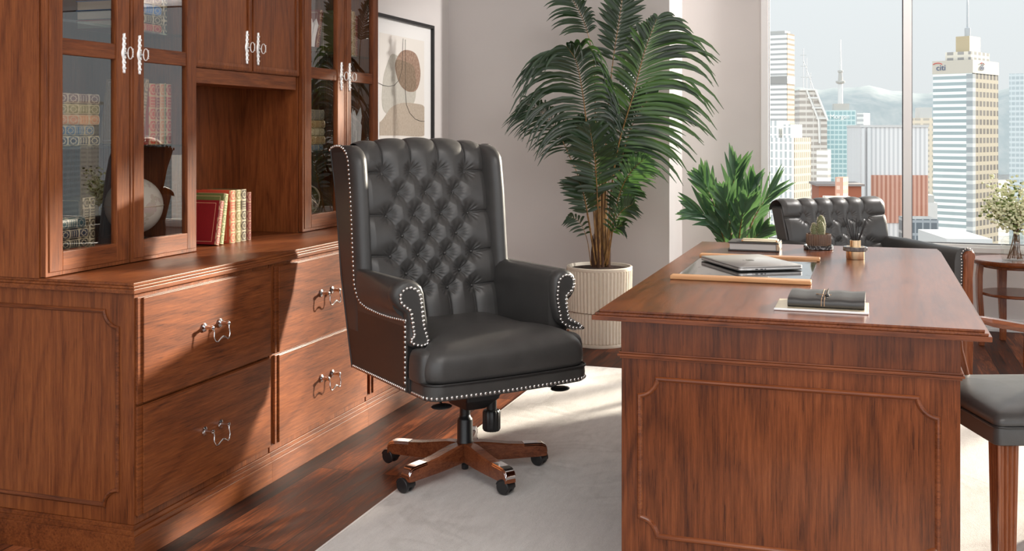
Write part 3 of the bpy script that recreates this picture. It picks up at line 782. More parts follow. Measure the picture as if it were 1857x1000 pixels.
# ================================================================== books
def book_mats(name, c, gold=(.78, .60, .28), rich=1.0):
    gold = tuple(x * .66 for x in gold)
    cov = NB(name + ' cloth'); n = cov.noise(cov.coord(), 160, 3)
    cov.set(Base_Color=cov.mix(n, tuple(x * .8 for x in c), tuple(min(1, x * 1.15) for x in c)), Roughness=.5)
    sp = NB(name + ' tooled spine'); g = sp.coord(kind='Generated'); sx_ = sp.n('ShaderNodeSeparateXYZ'); sp.l(g, sx_.inputs[0])
    y, z = sx_.outputs['Y'], sx_.outputs['Z']
    p = sp.math('FRACT', sp.math('MULTIPLY', z, 5.0)); k = sp.math('FLOOR', sp.math('MULTIPLY', z, 5.0))
    dy = sp.math('ABSOLUTE', sp.math('SUBTRACT', y, .5)); dp = sp.math('ABSOLUTE', sp.math('SUBTRACT', p, .5))
    band = sp.math('GREATER_THAN', dp, .43)
    frame = sp.math('MULTIPLY', sp.math('GREATER_THAN', dy, .37), sp.math('LESS_THAN', dy, .43))
    rr = sp.math('SQRT', sp.math('ADD', sp.math('POWER', dy, 2), sp.math('POWER', dp, 2)))
    an = sp.math('ARCTAN2', sp.math('SUBTRACT', y, .5), sp.math('SUBTRACT', p, .5))
    rose = sp.math('MULTIPLY_ADD', sp.math('COSINE', sp.math('MULTIPLY', an, 8)), .035, .26)
    orn = sp.math('LESS_THAN', sp.math('ABSOLUTE', sp.math('SUBTRACT', rr, rose)), .045)
    corner = sp.math('GREATER_THAN', rr, .50)
    orn = sp.math('MAXIMUM', orn, corner)
    title = sp.math('COMPARE', k, 3.0, .2)
    lines = sp.math('MULTIPLY', sp.math('GREATER_THAN', sp.math('FRACT', sp.math('MULTIPLY', p, 4)), .55), sp.math('GREATER_THAN', sp.noise(sp.coord((1, 9, 22), kind='Generated'), 3.1, 1), .47))
    lines = sp.math('MULTIPLY', lines, sp.math('LESS_THAN', dy, .32))
    inner = sp.math('ADD', sp.math('MULTIPLY', orn, sp.math('SUBTRACT', 1.0, title)), sp.math('MULTIPLY', lines, title))
    m = sp.math('MINIMUM', sp.math('MULTIPLY', sp.math('MAXIMUM', sp.math('MAXIMUM', band, frame), inner), rich), 1.0)
    sp.set(Base_Color=sp.mix(m, c, gold), Roughness=.42)
    return cov.m, sp.m
BM = {}
for nm, c, g, rich in [('mauve', (.16, .075, .06), (.80, .66, .48), 1), ('olive', (.22, .19, .06), (.80, .68, .40), 1), ('orange', (.62, .25, .10), (.92, .66, .38), 1),
              ('blue', (.05, .13, .24), (.78, .68, .42), .8), ('navy', (.020, .030, .060), (.80, .72, .50), 1), ('red', (.42, .030, .025), (.85, .58, .30), .8),
              ('scarlet', (.58, .075, .035), (.90, .60, .30), .9), ('darkred', (.22, .020, .015), (.80, .52, .26), .8), ('green', (.12, .16, .05), (.75, .62, .30), .8),
              ('crimson', (.20, .006, .014), (.85, .60, .30), .5), ('brown', (.17, .060, .030), (.75, .50, .24), .7), ('sky', (.10, .26, .60), (.80, .80, .70), .9),
              ('black', (.020, .020, .020), (.78, .68, .46), 1), ('umber', (.075, .055, .030), (.80, .70, .48), 1), ('grey', (.20, .18, .15), (.72, .62, .40), .7),
              ('goldy', (.36, .21, .07), (.86, .68, .36), 1), ('cream', (.62, .55, .36), (.52, .44, .22), 1), ('teal', (.025, .075, .085), (.75, .72, .60), .6), ('beige', (.45, .32, .18), (.20, .12, .05), .8)]:
    BM[nm] = book_mats('book ' + nm, c, g, rich)
M['pages'] = plain('page edges', (.72, .64, .50), .8)
def book(lab, col, t, d, h, loc, rot=(0, 0, 0), group=None):
    """spine towards +x, upright along z, thickness along y; origin at the foot of the spine"""
    k = thing('book', lab, 'book', loc, 0, group); k.rotation_euler = rot
    cov, sp = BM[col]; r = min(.006, t * .3)
    mb = MB().box(-d, -.003, -t / 2, -t / 2 + .0025, 0, h).box(-d, -.003, t / 2 - .0025, t / 2, 0, h)
    for s, q in ((-1, 'cover'), (1, 'cover')):
        y0, y1 = (-t / 2, -t / 2 + .0025) if s < 0 else (t / 2 - .0025, t / 2)
        c = obj(q, MB().box(-d, -.003, y0, y1, 0, h), cov, k)
        if t > .018 or True:
            g_ = .010; yy = (y0 - .0003, y0 + .0002) if s < 0 else (y1 - .0002, y1 + .0003)
            mb = MB().box(-d + g_, -.016, *yy, g_, g_ + .0014).box(-d + g_, -.016, *yy, h - g_ - .0014, h - g_).box(-d + g_, -d + g_ + .0014, *yy, g_ + .0014, h - g_ - .0014).box(-.0174, -.016, *yy, g_ + .0014, h - g_ - .0014)
            obj('gilt_border', mb, M['palegold'], c)
    n = 8; rings = []
    for z in (0, h):
        rings.append([(-.004, -t / 2, z)] + [(-.003 + r * math.sin(PI * i / n), -t / 2 * math.cos(PI * i / n), z) for i in range(n + 1)] + [(-.004, t / 2, z)])
    obj('spine', MB().loft(rings), sp, k, smooth=60)
    obj('pages', MB().box(-d + .004, -.004, -t / 2 + .0025, t / 2 - .0025, .003, h - .003), M['pages'], k)
    return k
LIE = (R(-90), 0, 0)
def y_on(px_, X):
    a = (px_ - CX_PX) / F_PX; dep = X / (a * math.cos(YAW) - math.sin(YAW)); return (a * math.sin(YAW) + math.cos(YAW)) * dep
def stack(x, y_start, z, items, group):
    for lab, col, t, h, dy in items:
        book(lab, col, t, .17, h, (x, y_start + dy, z + t / 2 + .0005), LIE, group); z += t + .0008
stack(-2.345, 2.612, SH1, [('dark navy book with cream tooling lying at the bottom of the five-book stack', 'navy', .0310, .240, 0),
    ('short blue book lying second from the bottom of the five-book stack', 'blue', .0325, .214, 0),
    ('orange book with cream tooling in the middle of the five-book stack', 'orange', .0325, .240, 0),
    ('olive book lying second from the top of the five-book stack', 'olive', .0325, .240, 0),
    ('brown-mauve book with cream tooling on top of the five-book stack', 'mauve', .0325, .240, 0)], 'books stacked flat behind the left glass door')
y = 3.262 - .185
for lab, col, t, h, lean in [('beige book with dark tooling leaning against red books', 'beige', .022, .225, -9), ('plain scarlet book right of the leaning beige book', 'scarlet', .036, .210, 0),
     ('dark red book with gilt spine among the red upright books', 'darkred', .020, .208, 0), ('orange upright book beside a thin green one', 'orange', .026, .212, 0),
     ('thin green upright book between orange and red books', 'green', .010, .214, 0), ('bright red book at the right end of the upright row', 'red', .028, .212, 0)]:
    book(lab, col, t, .16, h, (-2.34, (y + t / 2 - .034) if lean else y + t / 2, SH1 + .0008 + (.0022 if lean else 0)), (R(lean), 0, 0), 'red books upright behind the second glass door'); y += t + .001
stack(-2.345, 2.945, SH2, [('red tooled book at the bottom of the upper shelf stack', 'red', .030, .225, 0), ('dark book with cream tooling above the red book on upper shelf', 'umber', .030, .225, 0),
    ('bright blue book in the upper shelf stack', 'sky', .034, .225, 0), ('thick brown book with gilt lines on top of the upper stack', 'brown', .046, .225, 0)], 'books stacked flat on the upper shelf')
for lab, col, t, yy in (('olive upright book right of the upper shelf stack', 'umber', .026, 3.190), ('black upright book with orange gilt spine on the upper shelf', 'black', .022, 3.216)):
    book(lab, col, t, .15, .25, (-2.36, yy, SH2 + .001), (0, 0, 0), 'upright books on the upper shelf')
stack(-2.325, 2.575, .836, [('thin red book lying under the green and navy books', 'red', .014, .20, 0), ('black-green tooled book lying below the navy book', 'black', .028, .20, 0), ('navy tooled book lying under the teal book', 'navy', .030, .20, 0),
    ('teal book with pale emblem on top of the low stack', 'teal', .034, .188, 0)], 'books stacked flat beside the globe')
for lab, yy in (('left of the two dark upright volumes with cream spines near the globe', 2.793), ('right of the two dark upright volumes with cream spines near the globe', 2.8215)):
    book(lab, 'umber', .0275, .13, .166, (-2.345, yy, .8365), (0, 0, 0), 'dark upright volumes near the globe')
XBK = -2.305
def nb(lab, col, p0, p1, h, lean=0, xo=0):
    a, c = y_on(p0, XBK), y_on(p1, XBK); t = c - a
    book(lab, col, t - .0005, .15, h, (XBK + xo, (a + c) / 2, .7858 + (t / 2 * math.sin(R(abs(lean))))), (R(lean), 0, 0), 'books standing in the open niche')
nb('small dark red book leaning in front of the olive book in the niche', 'crimson', 388, 396, .166, -12, .004)
nb('olive green book leaning against the upright books in the niche', 'green', 398, 406, .190, -10)
nb('orange-red book with gilt spine, first upright in the niche', 'scarlet', 417, 427, .201)
nb('olive upright book with gilt spine in the niche', 'olive', 427.5, 437, .201)
nb('brown upright book with cream tooled spine in the niche', 'umber', 437.5, 447, .201)
nb('thin crimson book at the right end of the niche books', 'crimson', 449, 456, .188)
stack(-2.345, 4.125, SH3, [('blue book at the bottom of the right bookcase stack', 'blue', .028, .215, 0), ('tan tooled book above the blue book in the right bookcase', 'goldy', .037, .235, 0), ('pale cream tooled book in the right bookcase stack', 'cream', .035, .228, 0),
    ('amber tooled book under the grey book in the right bookcase', 'goldy', .034, .235, 0), ('thick grey book on top of the right bookcase stack', 'grey', .048, .226, 0)], 'books stacked flat in the right bookcase')
book('yellow gilt book left of another on the right bookcase shelf', 'olive', .026, .15, .22, (-2.345, 4.618, SH4 + .001), group='gilt books in the right bookcase')
book('tan gilt upright book between yellow and crimson books', 'goldy', .034, .15, .215, (-2.345, 4.650, SH4 + .001), group='gilt books in the right bookcase')
book('crimson upright book at the end of the right bookcase shelf', 'crimson', .024, .15, .198, (-2.345, 4.681, SH4 + .001), group='gilt books in the right bookcase')
book('dark red book leaning beside the white crystal on the shelf', 'darkred', .024, .15, .19, (-2.345, 4.292, SH4 + .0035), (R(-14), 0, 0), group='gilt books in the right bookcase')

# ================================================================== ornaments in the bookcases
b = NB('parchment globe map'); n = b.noise(b.coord(), 9, 5, .6); n2 = b.noise(b.coord(), 30, 4)
b.set(Base_Color=b.mix(b.math('MULTIPLY', b.math('GREATER_THAN', n, .53), .8), (.74, .70, .62), b.ramp(n2, [(.4, (.55, .50, .40)), (.6, (.60, .46, .44))])), Roughness=.4); M['globe'] = b.m
gx = -2.43; gy = y_on(243, gx); gdep = -math.sin(YAW) * gx + math.cos(YAW) * gy; gz = CAM_H - (373 - HOR) / F_PX * gdep; gr = 51 / F_PX * gdep
t = thing('globe', 'pale parchment desk globe behind the left glass doors', 'globe', (gx, gy, .836))
obj('ball', MB().sphere((0, 0, gz - .836), gr, 40, 24), M['globe'], t, smooth=180)
obj('foot', MB().lathe([(.045, 0.0005), (.046, .004), (.030, .009), (.012, .013), (.010, gz - .836 - gr + .002)], 32), M['plastic'], t, smooth=40)
obj('equator_ring', MB().tube([((gr + .001) * math.cos(2 * PI * k / 48), (gr + .001) * math.sin(2 * PI * k / 48), gz - .836 + .3 * gr * math.cos(2 * PI * k / 48) * 0) for k in range(48)], .0012, 6, True), M['goldline'] if 'goldline' in M else M['palegold'], t, smooth=60)
b = plain('twisted pale wire', (.42, .33, .26), .5)
t = thing('wire_orb', 'open ball woven from pale wire at the foot of the right bookcase', 'ornament', (-2.37, y_on(551, -2.37), .836))
rr_ = random.Random(4)
for k in range(9):
    q = Vector((rr_.uniform(-1, 1), rr_.uniform(-1, 1), rr_.uniform(-1, 1))).normalized(); e1 = q.orthogonal().normalized(); e2 = q.cross(e1)
    obj('hoop', MB().tube([(e1 * math.cos(2 * PI * i / 40) + e2 * math.sin(2 * PI * i / 40)) * (.073 - .0015 * k * .3) + Vector((0, 0, .0765)) for i in range(40)], .0028, 6, True), b, t, smooth=60)
M['crystal'] = plain('white crystal', (.85, .85, .84), .18)
def crystal(lab, x, y, z, h, w, seed):
    q = random.Random(seed); t = thing('crystal_ornament', lab, 'ornament', (x, y, z), group='white crystal ornaments')
    obj('base', MB().box(-w * .5, w * .5, -w * .75, w * .75, 0.0005, .014), M['plastic'], t, bevel=.002)
    for k in range(11):
        bx_, by_ = q.uniform(-.3, .3) * w, q.uniform(-.55, .55) * w; hh = h * q.uniform(.45, 1); r = w * q.uniform(.12, .22); tx, ty = q.uniform(-.15, .15) * hh, q.uniform(-.25, .25) * hh
        rings = [[(bx_ + s_ * tx + r * kk * math.cos(2 * PI * i / 6), by_ + s_ * ty + r * kk * math.sin(2 * PI * i / 6), .012 + s_ * hh) for i in range(6)] for s_, kk in ((0, .9), (.78, 1), (1, .12))]
        obj('spike', MB().loft(rings), M['crystal'], t)
crystal('jagged white crystal ornament on the upper shelf behind right bookcase glass', -2.36, 4.205, SH4, .16, .085, 3)
crystal('tall jagged white crystal ornament on the lower shelf of the right bookcase', -2.36, 4.655, SH3, .215, .070, 5)

# ================================================================== things on the desk
ZD = .762
b = NB('glossy black desk pad'); n = b.noise(b.coord(), 30, 6, .75)
b.set(Base_Color=(.020, .021, .023, 1), Roughness=b.math('MULTIPLY_ADD', b.math('GREATER_THAN', n, .60), .20, .07), Coat_Weight=.5, Coat_Roughness=.05); M['pad'] = b.m
M['copper'] = wood('light cherry rail', 0, (.42, .19, .08), (.58, .29, .13), (.70, .40, .20), .35, 3)
t = thing('desk_pad', 'glossy black desk pad with light wooden rails under the laptop', 'desk pad', (-.365, 3.56, ZD))
obj('pad', MB().box(-.560, -.166, 3.255, 3.875, ZD + .0005, ZD + .005), M['pad'], t, world=True)
for y0, y1 in ((3.243, 3.288), (3.842, 3.887)):
    obj('rail', MB().box(-.572, -.158, y0, y1, ZD + .0003, ZD + .0125), M['copper'], t, world=True, bevel=.003)
# laptop
ZL = ZD + .0055; FLp = Vector((-.387, 3.437)); ang = math.atan2(.099, .173) + R(1)
t = thing('laptop', 'closed silver laptop with dark emblem lying on the black desk pad', 'laptop', (FLp.x, FLp.y, ZL), ang)
M['alu'] = plain('silver aluminium', (.56, .55, .54), .36, .85)
def slab(w, h, r, z0, z1, x0=0, y0=0, e=.0015, n=6):
    rings = []
    for z, d in ((z0, e), (z0 + e, 0), (z1 - e, 0), (z1, e)):
        ring = []
        for cx, cy, a0 in ((w - r, r, -90), (w - r, h - r, 0), (r, h - r, 90), (r, r, 180)):
            for k in range(n + 1):
                a = R(a0 + 90 * k / n); ring.append((x0 + cx + (r - d) * math.cos(a), y0 + cy + (r - d) * math.sin(a), z))
        rings.append(ring)
    return MB().loft(rings)
WL_, HL_ = .222, .318
obj('base', slab(WL_, HL_, .014, .002, .0112), M['alu'], t, smooth=50)
obj('lid', slab(WL_, HL_, .014, .0116, .0162), M['alu'], t, smooth=50)
for x in (.03, .19):
    for y in (.04, .28): obj('rubber_foot', MB().cyl((x, y, 0), (x, y, .002), .007), M['plastic'], t)
for x, w_ in ((.028, .016), (.056, .009), (.073, .009), (.0875, .0045)):
    obj('port', MB().box(x, x + w_, -.0003, .0004, .0055, .0085), M['plastic'] if w_ < .012 else M['nail'], t)
# emblem: fruit outline with a bite and a leaf
out = []
for k in range(48):
    a = 2 * PI * k / 48; r = 1 + .06 * math.cos(2 * a) - .10 * math.exp(-((a - PI / 2) / .30) ** 2) - .07 * math.exp(-((a - 3 * PI / 2) / .28) ** 2)
    p = Vector((r * math.cos(a) * .95, r * math.sin(a)))
    bc = Vector((1.22, .12)); d = p - bc
    if d.length < .48: p = bc + d.normalized() * .48
    out.append(p)
leaf = [Vector((.02, 1.10)), Vector((.08, 1.40)), Vector((.38, 1.62)), Vector((.34, 1.32))]
em = .0155; c = Vector((.111, .159)); rot2 = Matrix.Rotation(R(90), 2)
def emb(pts): return [(*(c + rot2 @ (p * em)), .0162) for p in pts]
obj('emblem', MB().poly(emb(out), (0, 0, .0003)).poly(emb(leaf), (0, 0, .0003)), plain('dark mirror emblem', (.07, .07, .075), .15, .8), t, label='dark emblem on the lid')
# book with slim pale gold case
t = thing('book', 'thick black hardcover book lying at the far end of the desk', 'book', (-.41, 4.17, ZD))
bx = (-.502, -.316, 4.098, 4.235)
obj('cover', MB().box(bx[0], bx[1], bx[2], bx[3], ZD + .0003, ZD + .0055), plain('black book cloth', (.035, .034, .034), .45), t, world=True, bevel=.001)
obj('pages', MB().box(bx[0] + .006, bx[1] - .010, bx[2] + .005, bx[3] - .004, ZD + .0055, ZD + .0285), plain('grey page edges', (.50, .48, .46), .7), t, world=True)
obj('cover', MB().box(bx[0], bx[1], bx[2], bx[3], ZD + .0285, ZD + .0335), bpy.data.materials['black book cloth'], t, world=True, bevel=.001)
obj('spine', MB().box(bx[1] - .008, bx[1] + .001, bx[2], bx[3], ZD + .0055, ZD + .0285), plain('tan spine', (.42, .30, .20), .5), t, world=True)
t = thing('slim_case', 'slim pale gold case lying on the black book', 'case', (-.395, 4.135, ZD + .0338), R(1))
obj('case', slab(.135, .062, .009, 0, .0085, -.060, -.022, .0025), M['palegold'], t, smooth=50)
for x in (-.059, .067): obj('end_band', MB().box(x, x + .006, -.0225, -.0215, .002, .007), M['copper'], t)
# cactus
b = NB('black marble'); n = b.noise(b.coord(), 22, 5, .6, 2.5)
b.set(Base_Color=b.ramp(b.math('ABSOLUTE', b.math('SUBTRACT', n, .5)), [(.0, (.75, .74, .72)), (.010, (.30, .30, .30)), (.022, (.018, .018, .020))]), Roughness=.15); M['marble'] = b.m
t = thing('marble_tray', 'small black marble tray with white veins under the cactus', 'tray', (-.180, 4.262, ZD))
mb = MB(); rings = []
for z, r in ((.0005, .050), (.002, .054), (.013, .054), (.0155, .052), (.0155, .047), (.0110, .045)):
    rings.append([(r * 1.02 * math.copysign(abs(math.cos(a)) ** .6, math.cos(a)), r * .9 * math.copysign(abs(math.sin(a)) ** .6, math.sin(a)), z) for a in [2 * PI * k / 40 for k in range(40)]])
obj('tray', mb.loft(rings), M['marble'], t, smooth=35)
b = NB('ribbed amber glass'); b.set(Base_Color=(.30, .20, .15, 1), Roughness=.10, Transmission_Weight=.55, IOR=1.45); M['amber'] = b.m
t = thing('potted_cactus', 'little three-lobed cactus in a ribbed smoky glass pot on marble tray', 'cactus', (-.180, 4.262, ZD + .0125))
obj('pot', MB().lathe([(.038, 0), (.043, .003), (.0455, .010), (.0455, .046), (.0435, .047), (.0425, .046), (.0425, .010), (.036, .006)], 90, ripple=lambda k: .0011 * (1 if k % 3 == 0 else -1 if k % 3 == 1 else 0)), M['amber'], t, smooth=30)
obj('soil', MB().lathe([(.041, .010), (.0415, .036), (.030, .040), (.0, .041)][:3], 32), plain('cactus grit', (.10, .060, .038), .95), t)
b = NB('cactus flesh'); n = b.noise(b.coord(), 260, 2); b.set(Base_Color=b.mix(n, (.060, .085, .030), (.20, .20, .10)), Roughness=.7); M['cactus'] = b.m
M['spine'] = plain('pale cactus spines', (.82, .74, .56), .7)
cr_ = Vector((math.cos(YAW), math.sin(YAW))); cfw = Vector((-math.sin(YAW), math.cos(YAW)))
rc = random.Random(2)
for dx, dy, z0, z1, w in ((-.0195, -.006, .034, .084, .0115), (.004, -.012, .034, .092, .0158), (.013, .012, .034, .112, .0175)):
    o2 = cr_ * dx + cfw * dy; hc = (z1 - z0) / 2
    lobe = obj('lobe', MB().sphere((o2.x, o2.y, z0 + hc), 1, 20, 14, (w, w, hc + .004)), M['cactus'], t, smooth=180)
    mb = MB()
    for k in range(260):
        zc = rc.uniform(-.75, 1); a = rc.uniform(0, 2 * PI); r = math.sqrt(max(0, 1 - zc * zc))
        p = Vector((o2.x + w * r * math.cos(a), o2.y + w * r * math.sin(a), z0 + hc + (hc + .004) * zc)); n = Vector((r * math.cos(a), r * math.sin(a), zc * .6 + rc.uniform(-.3, .5))).normalized()
        s_ = n.orthogonal().normalized() * .00042; s2 = n.cross(s_).normalized() * .00042; e = p + n * rc.uniform(.003, .0055)
        mb.add([p + s_, p + s2 - s_, p - s2 - s_ * .3, e], [(0, 1, 3), (1, 2, 3), (2, 0, 3)])
    o = obj('spines', mb, M['spine'], lobe); o['kind'] = 'stuff'
# reed diffuser
t = thing('reed_diffuser', 'gold reed diffuser with a dark stone collar and black reeds', 'diffuser', (-.043, 3.968, ZD))
obj('base', MB().lathe([(.0305, .0005), (.0310, .002), (.0310, .030)], 40), M['gold'], t, smooth=40)
b = NB('grey agate'); n = b.noise(b.coord(), 18, 4, .6, 1); b.set(Base_Color=b.ramp(n, [(.35, (.055, .045, .042)), (.65, (.17, .145, .135))]), Roughness=.2, Coat_Weight=.4); M['agate'] = b.m
rings = [[(r * math.cos(2 * PI * k / 12 + .2), r * math.sin(2 * PI * k / 12 + .2), z) for k in range(12)] for r, z in ((.040, .029), (.0425, .031), (.0425, .042), (.040, .044))]
obj('collar', MB().loft(rings), M['agate'], t, smooth=20, bevel=.001)
obj('gold_rim', MB().lathe([(.0285, .0438), (.0285, .0446), (.031, .0446), (.031, .0438)], 40), M['gold'], t, smooth=30)
obj('neck', MB().lathe([(.0185, .044), (.0185, .0665), (.0155, .0670), (.0155, .050)], 36), M['gold'], t, smooth=30)
rq = random.Random(11)
for k in range(14):
    a = rq.uniform(0, 2 * PI); r0_ = rq.uniform(.001, .011); sp_ = rq.uniform(.1, 1) ** .7 * .042
    d0 = Vector((math.cos(a), math.sin(a), 0))
    obj('reed', MB().cyl(d0 * r0_ * .6 + Vector((0, 0, .050)), d0 * (r0_ * .6 + sp_) + Vector((0, 0, rq.uniform(.135, .155))), .0011, n=6), M['plastic'], t)
# tied notebook on a gold tray
t = thing('gold_tray', 'flat pale gold tray with white front edge near the desk front', 'tray', (-.112, 2.86, ZD))
obj('plate', MB().box(-.224, .001, 2.768, 2.925, ZD + .0003, ZD + .006), M['palegold'], t, world=True, bevel=.0015)
obj('front_edge', MB().box(-.225, .002, 2.763, 2.769, ZD + .0003, ZD + .0062), M['silver'], t, world=True, bevel=.0015)
t = thing('leather_notebook', 'dark leather notebook wrapped and tied with a cord on gold tray', 'notebook', (-.10, 2.86, ZD + .0063), R(-1))
secn = [(-.062, .0006), (-.068, .004), (-.0695, .011), (-.066, .018), (-.056, .0215), (-.01, .0245), (.040, .0265), (.074, .0265), (.078, .022), (.076, .010), (.072, .001), (0, .0003)]
rings = []
for k in range(17):
    x = -.0925 + .185 * k / 16; wv = .0010 * math.sin(k * 1.3)
    rings.append([(x, y_, z_ + (wv if z_ > .015 else 0)) for y_, z_ in secn])
obj('wrap', MB().loft(rings), leather('charcoal notebook leather', (.040, .038, .037), .42, 900), t, smooth=50)
for dx in (-.004, .003):
    obj('cord', MB().tube([(-.006 + dx, y_ * 1.015, z_ + .0012) for y_, z_ in secn[1:10]], .0010, 6), plain('tan cord', (.38, .24, .14), .7), t, smooth=60)
obj('knot', MB().sphere((.002, -.030, .0270), .0048, 10, 8, (1.2, 1, .8)), M['plastic'], t, smooth=180)
obj('strap', MB().tube([(-.002, .079, .022), (-.002, .074, .0275), (-.002, .03, .0275), (-.001, -.005, .0262), (0, -.026, .0260)], .0045, 8, flat=.25), M['plastic'], t, smooth=60)
for pts in ([(0, -.030, .028), (-.010, -.022, .0275), (-.018, -.010, .027), (-.026, -.004, .0265)], [(.003, -.030, .028), (.008, -.024, .0285), (.012, -.022, .028)]):
    obj('cord_end', MB().tube(pts, .0011, 6), bpy.data.materials['tan cord'], t, smooth=60)

# ================================================================== near visitor chair
CB = Vector((.318, 3.07)); VA = R(20)
t = thing('visitor_chair', 'black leather visitor chair with fluted legs and wooden arms beside the desk', 'chair', (CB.x, CB.y, .011), VA)
t.location.z = 0
def vbox(x0, x1, y0, y1, r, zs, taper=0):
    rings = []
    for z, d in zs:
        ring = []
        for cx, cy, a0 in ((x1 - r, y0 + r, -90), (x1 - r, y1 - r, 0), (x0 + r, y1 - r, 90), (x0 + r, y0 + r, 180)):
            for k in range(7):
                a = R(a0 + 15 * k); rr2 = max(.002, r - d * .3); ring.append((cx + rr2 * math.cos(a) + (d * .7 if cx < (x0 + x1) / 2 else -d * .7), cy + rr2 * math.sin(a) + (d * .7 if cy < (y0 + y1) / 2 else -d * .7), z))
        rings.append(ring)
    return MB().loft(rings)
W2 = .50
obj('seat_rail', vbox(0, W2, 0, W2, .022, ((.384, .004), (.387, 0), (.425, 0), (.432, .002))), LE, t, smooth=50)
obj('seat', vbox(.001, W2, .001, W2 - .001, .024, ((.433, .003), (.437, 0), (.449, .002), (.458, .010), (.466, .030), (.472, .07), (.476, .14), (.478, .21))), LE, t, smooth=180)
obj('seat_piping', MB().tube([(x, y, .4325) for x, y in [(W2, -.001), (.03, -.001), (.012, .004), (.003, .012), (-.001, .03), (-.001, W2)]], .0032, 8), M['piping'], t, smooth=60)
for x0_, y0_ in ((.012, .012), (.012, W2 - .067), (W2 - .067, .012), (W2 - .067, W2 - .067)):
    g = 5; hw = .0275; ring2 = []
    def fl(k):
        """square section with three flutes a side"""
        q = []
        for sd in range(4):
            m_ = Matrix.Rotation(sd * PI / 2, 2)
            for j in range(40):
                s_ = -1 + 2 * j / 40; dep_ = 0
                if -.72 < s_ < .72: dep_ = .0050 * abs(math.sin(1.5 * PI * (s_ + .72) / .72)) 
                p = m_ @ Vector((s_ * hw, -hw + dep_)); q.append((x0_ + hw + p.x * k, y0_ + hw + p.y * k))
        return q
    obj('leg', MB().loft([[(x, y, z) for x, y in fl(k)] for z, k in ((.0115, .80), (.20, .90), (.384, 1.0))]), M['leg_z'], t, smooth=25)
for y_ in (.028, W2 - .028):
    pth = [(-.040, .7130), (-.025, .7120), (0, .7060), (.04, .6990), (.075, .6930), (.092, .6905), (.106, .688), (.116, .684), (.123, .678), (.127, .671), (.128, .664)]
    rings = [[(x, y_ - hw_, z), (x, y_ - hw_ * .8, z + .010 * e_), (x, y_, z + .013 * e_), (x, y_ + hw_ * .8, z + .010 * e_), (x, y_ + hw_, z), (x, y_ + hw_ * .7, z - .011 * e_), (x, y_ - hw_ * .7, z - .011 * e_)] for (x, z), hw_, e_ in zip(pth, (.010, .017, .020, .022, .024, .024, .022, .020, .018, .017, .017), (.45, .8, 1, 1, 1, 1, 1, 1, 1, 1, 1))]
    obj('armrest', MB().loft(rings), M['leg_x'], t, smooth=50)
    obj('arm_post', MB().tube([(.145, y_, .405), (.128, y_, .47), (.110, y_, .54), (.104, y_, .60), (.106, y_, .65), (.110, y_, .680)], [.016, .017, .017, .016, .016, .018], 10), M['leg_z'], t, smooth=60)
rings = [[(.475 + .18 * (z - .42) + dx, y, z) for dx, y in ((-.04, .06), (-.05, W2 / 2), (-.04, W2 - .06), (.03, W2 - .06), (.035, W2 / 2), (.03, .06))] for z in (.42, .5, .6, .7, .8, .86)]
obj('backrest', MB().loft(rings), LE, t, smooth=50, bevel=.02, seg=3)

# ================================================================== far armchair by the window
FA2 = R(-50); O3 = Vector((-.007, 5.54))
t = thing('guest_armchair', 'low-backed black leather tufted armchair with rolled arms near the window', 'chair', (O3.x, O3.y, .0112), FA2 + PI / 2)
vb2 = lambda z: -.262 + .22 * (.76 - z)
rows2 = [(.762, 5, .094), (.690, 4, .094), (.620, 5, .092), (.550, 4, .090)]
path = []; z = .44
while z < .806: path.append((z, vb2(z), z, .9766, .2149)); z += .0035
r0 = .040; cv, cz = vb2(z) - r0 * math.cos(R(12.4)), z - r0 * math.sin(R(12.4)); z9 = z
for k in range(30):
    a = R(12.4 + 166 * k / 29); path.append((z9 + r0 * R(166 * k / 29), cv + r0 * math.cos(a), cz + r0 * math.sin(a), math.cos(a), math.sin(a)))
bk, btn2 = tufted('tufted_back', t, lambda T: np.interp(T, [.44, .81, 1.0], [.285, .312, .316]), path, rows2, .95, .40, 170, LE, amp=.95, tcut=.775)
for u, z in btn2: obj('button', MB().sphere(L(u, vb2(z) + .004, z), .006, 8, 6), LE, bk, smooth=180)
rings = [[L(u * k, v, z) for u, v in ((-.305, vb2(z) + .012), (.305, vb2(z) + .012), (.305, vb2(z) - .075), (-.305, vb2(z) - .075))] for z, k in ((.30, .93), (.44, .95), (.70, 1.01), (.81, 1.03), (.822, 1.02))]
obj('back_shell', MB().loft(rings), LE, t, bevel=.018, seg=3, smooth=50)
sec2 = [(u + .008, .655 + (z - .731)) for u, z in sec[:-2]] + [(.262, .36), (.336, .36)]
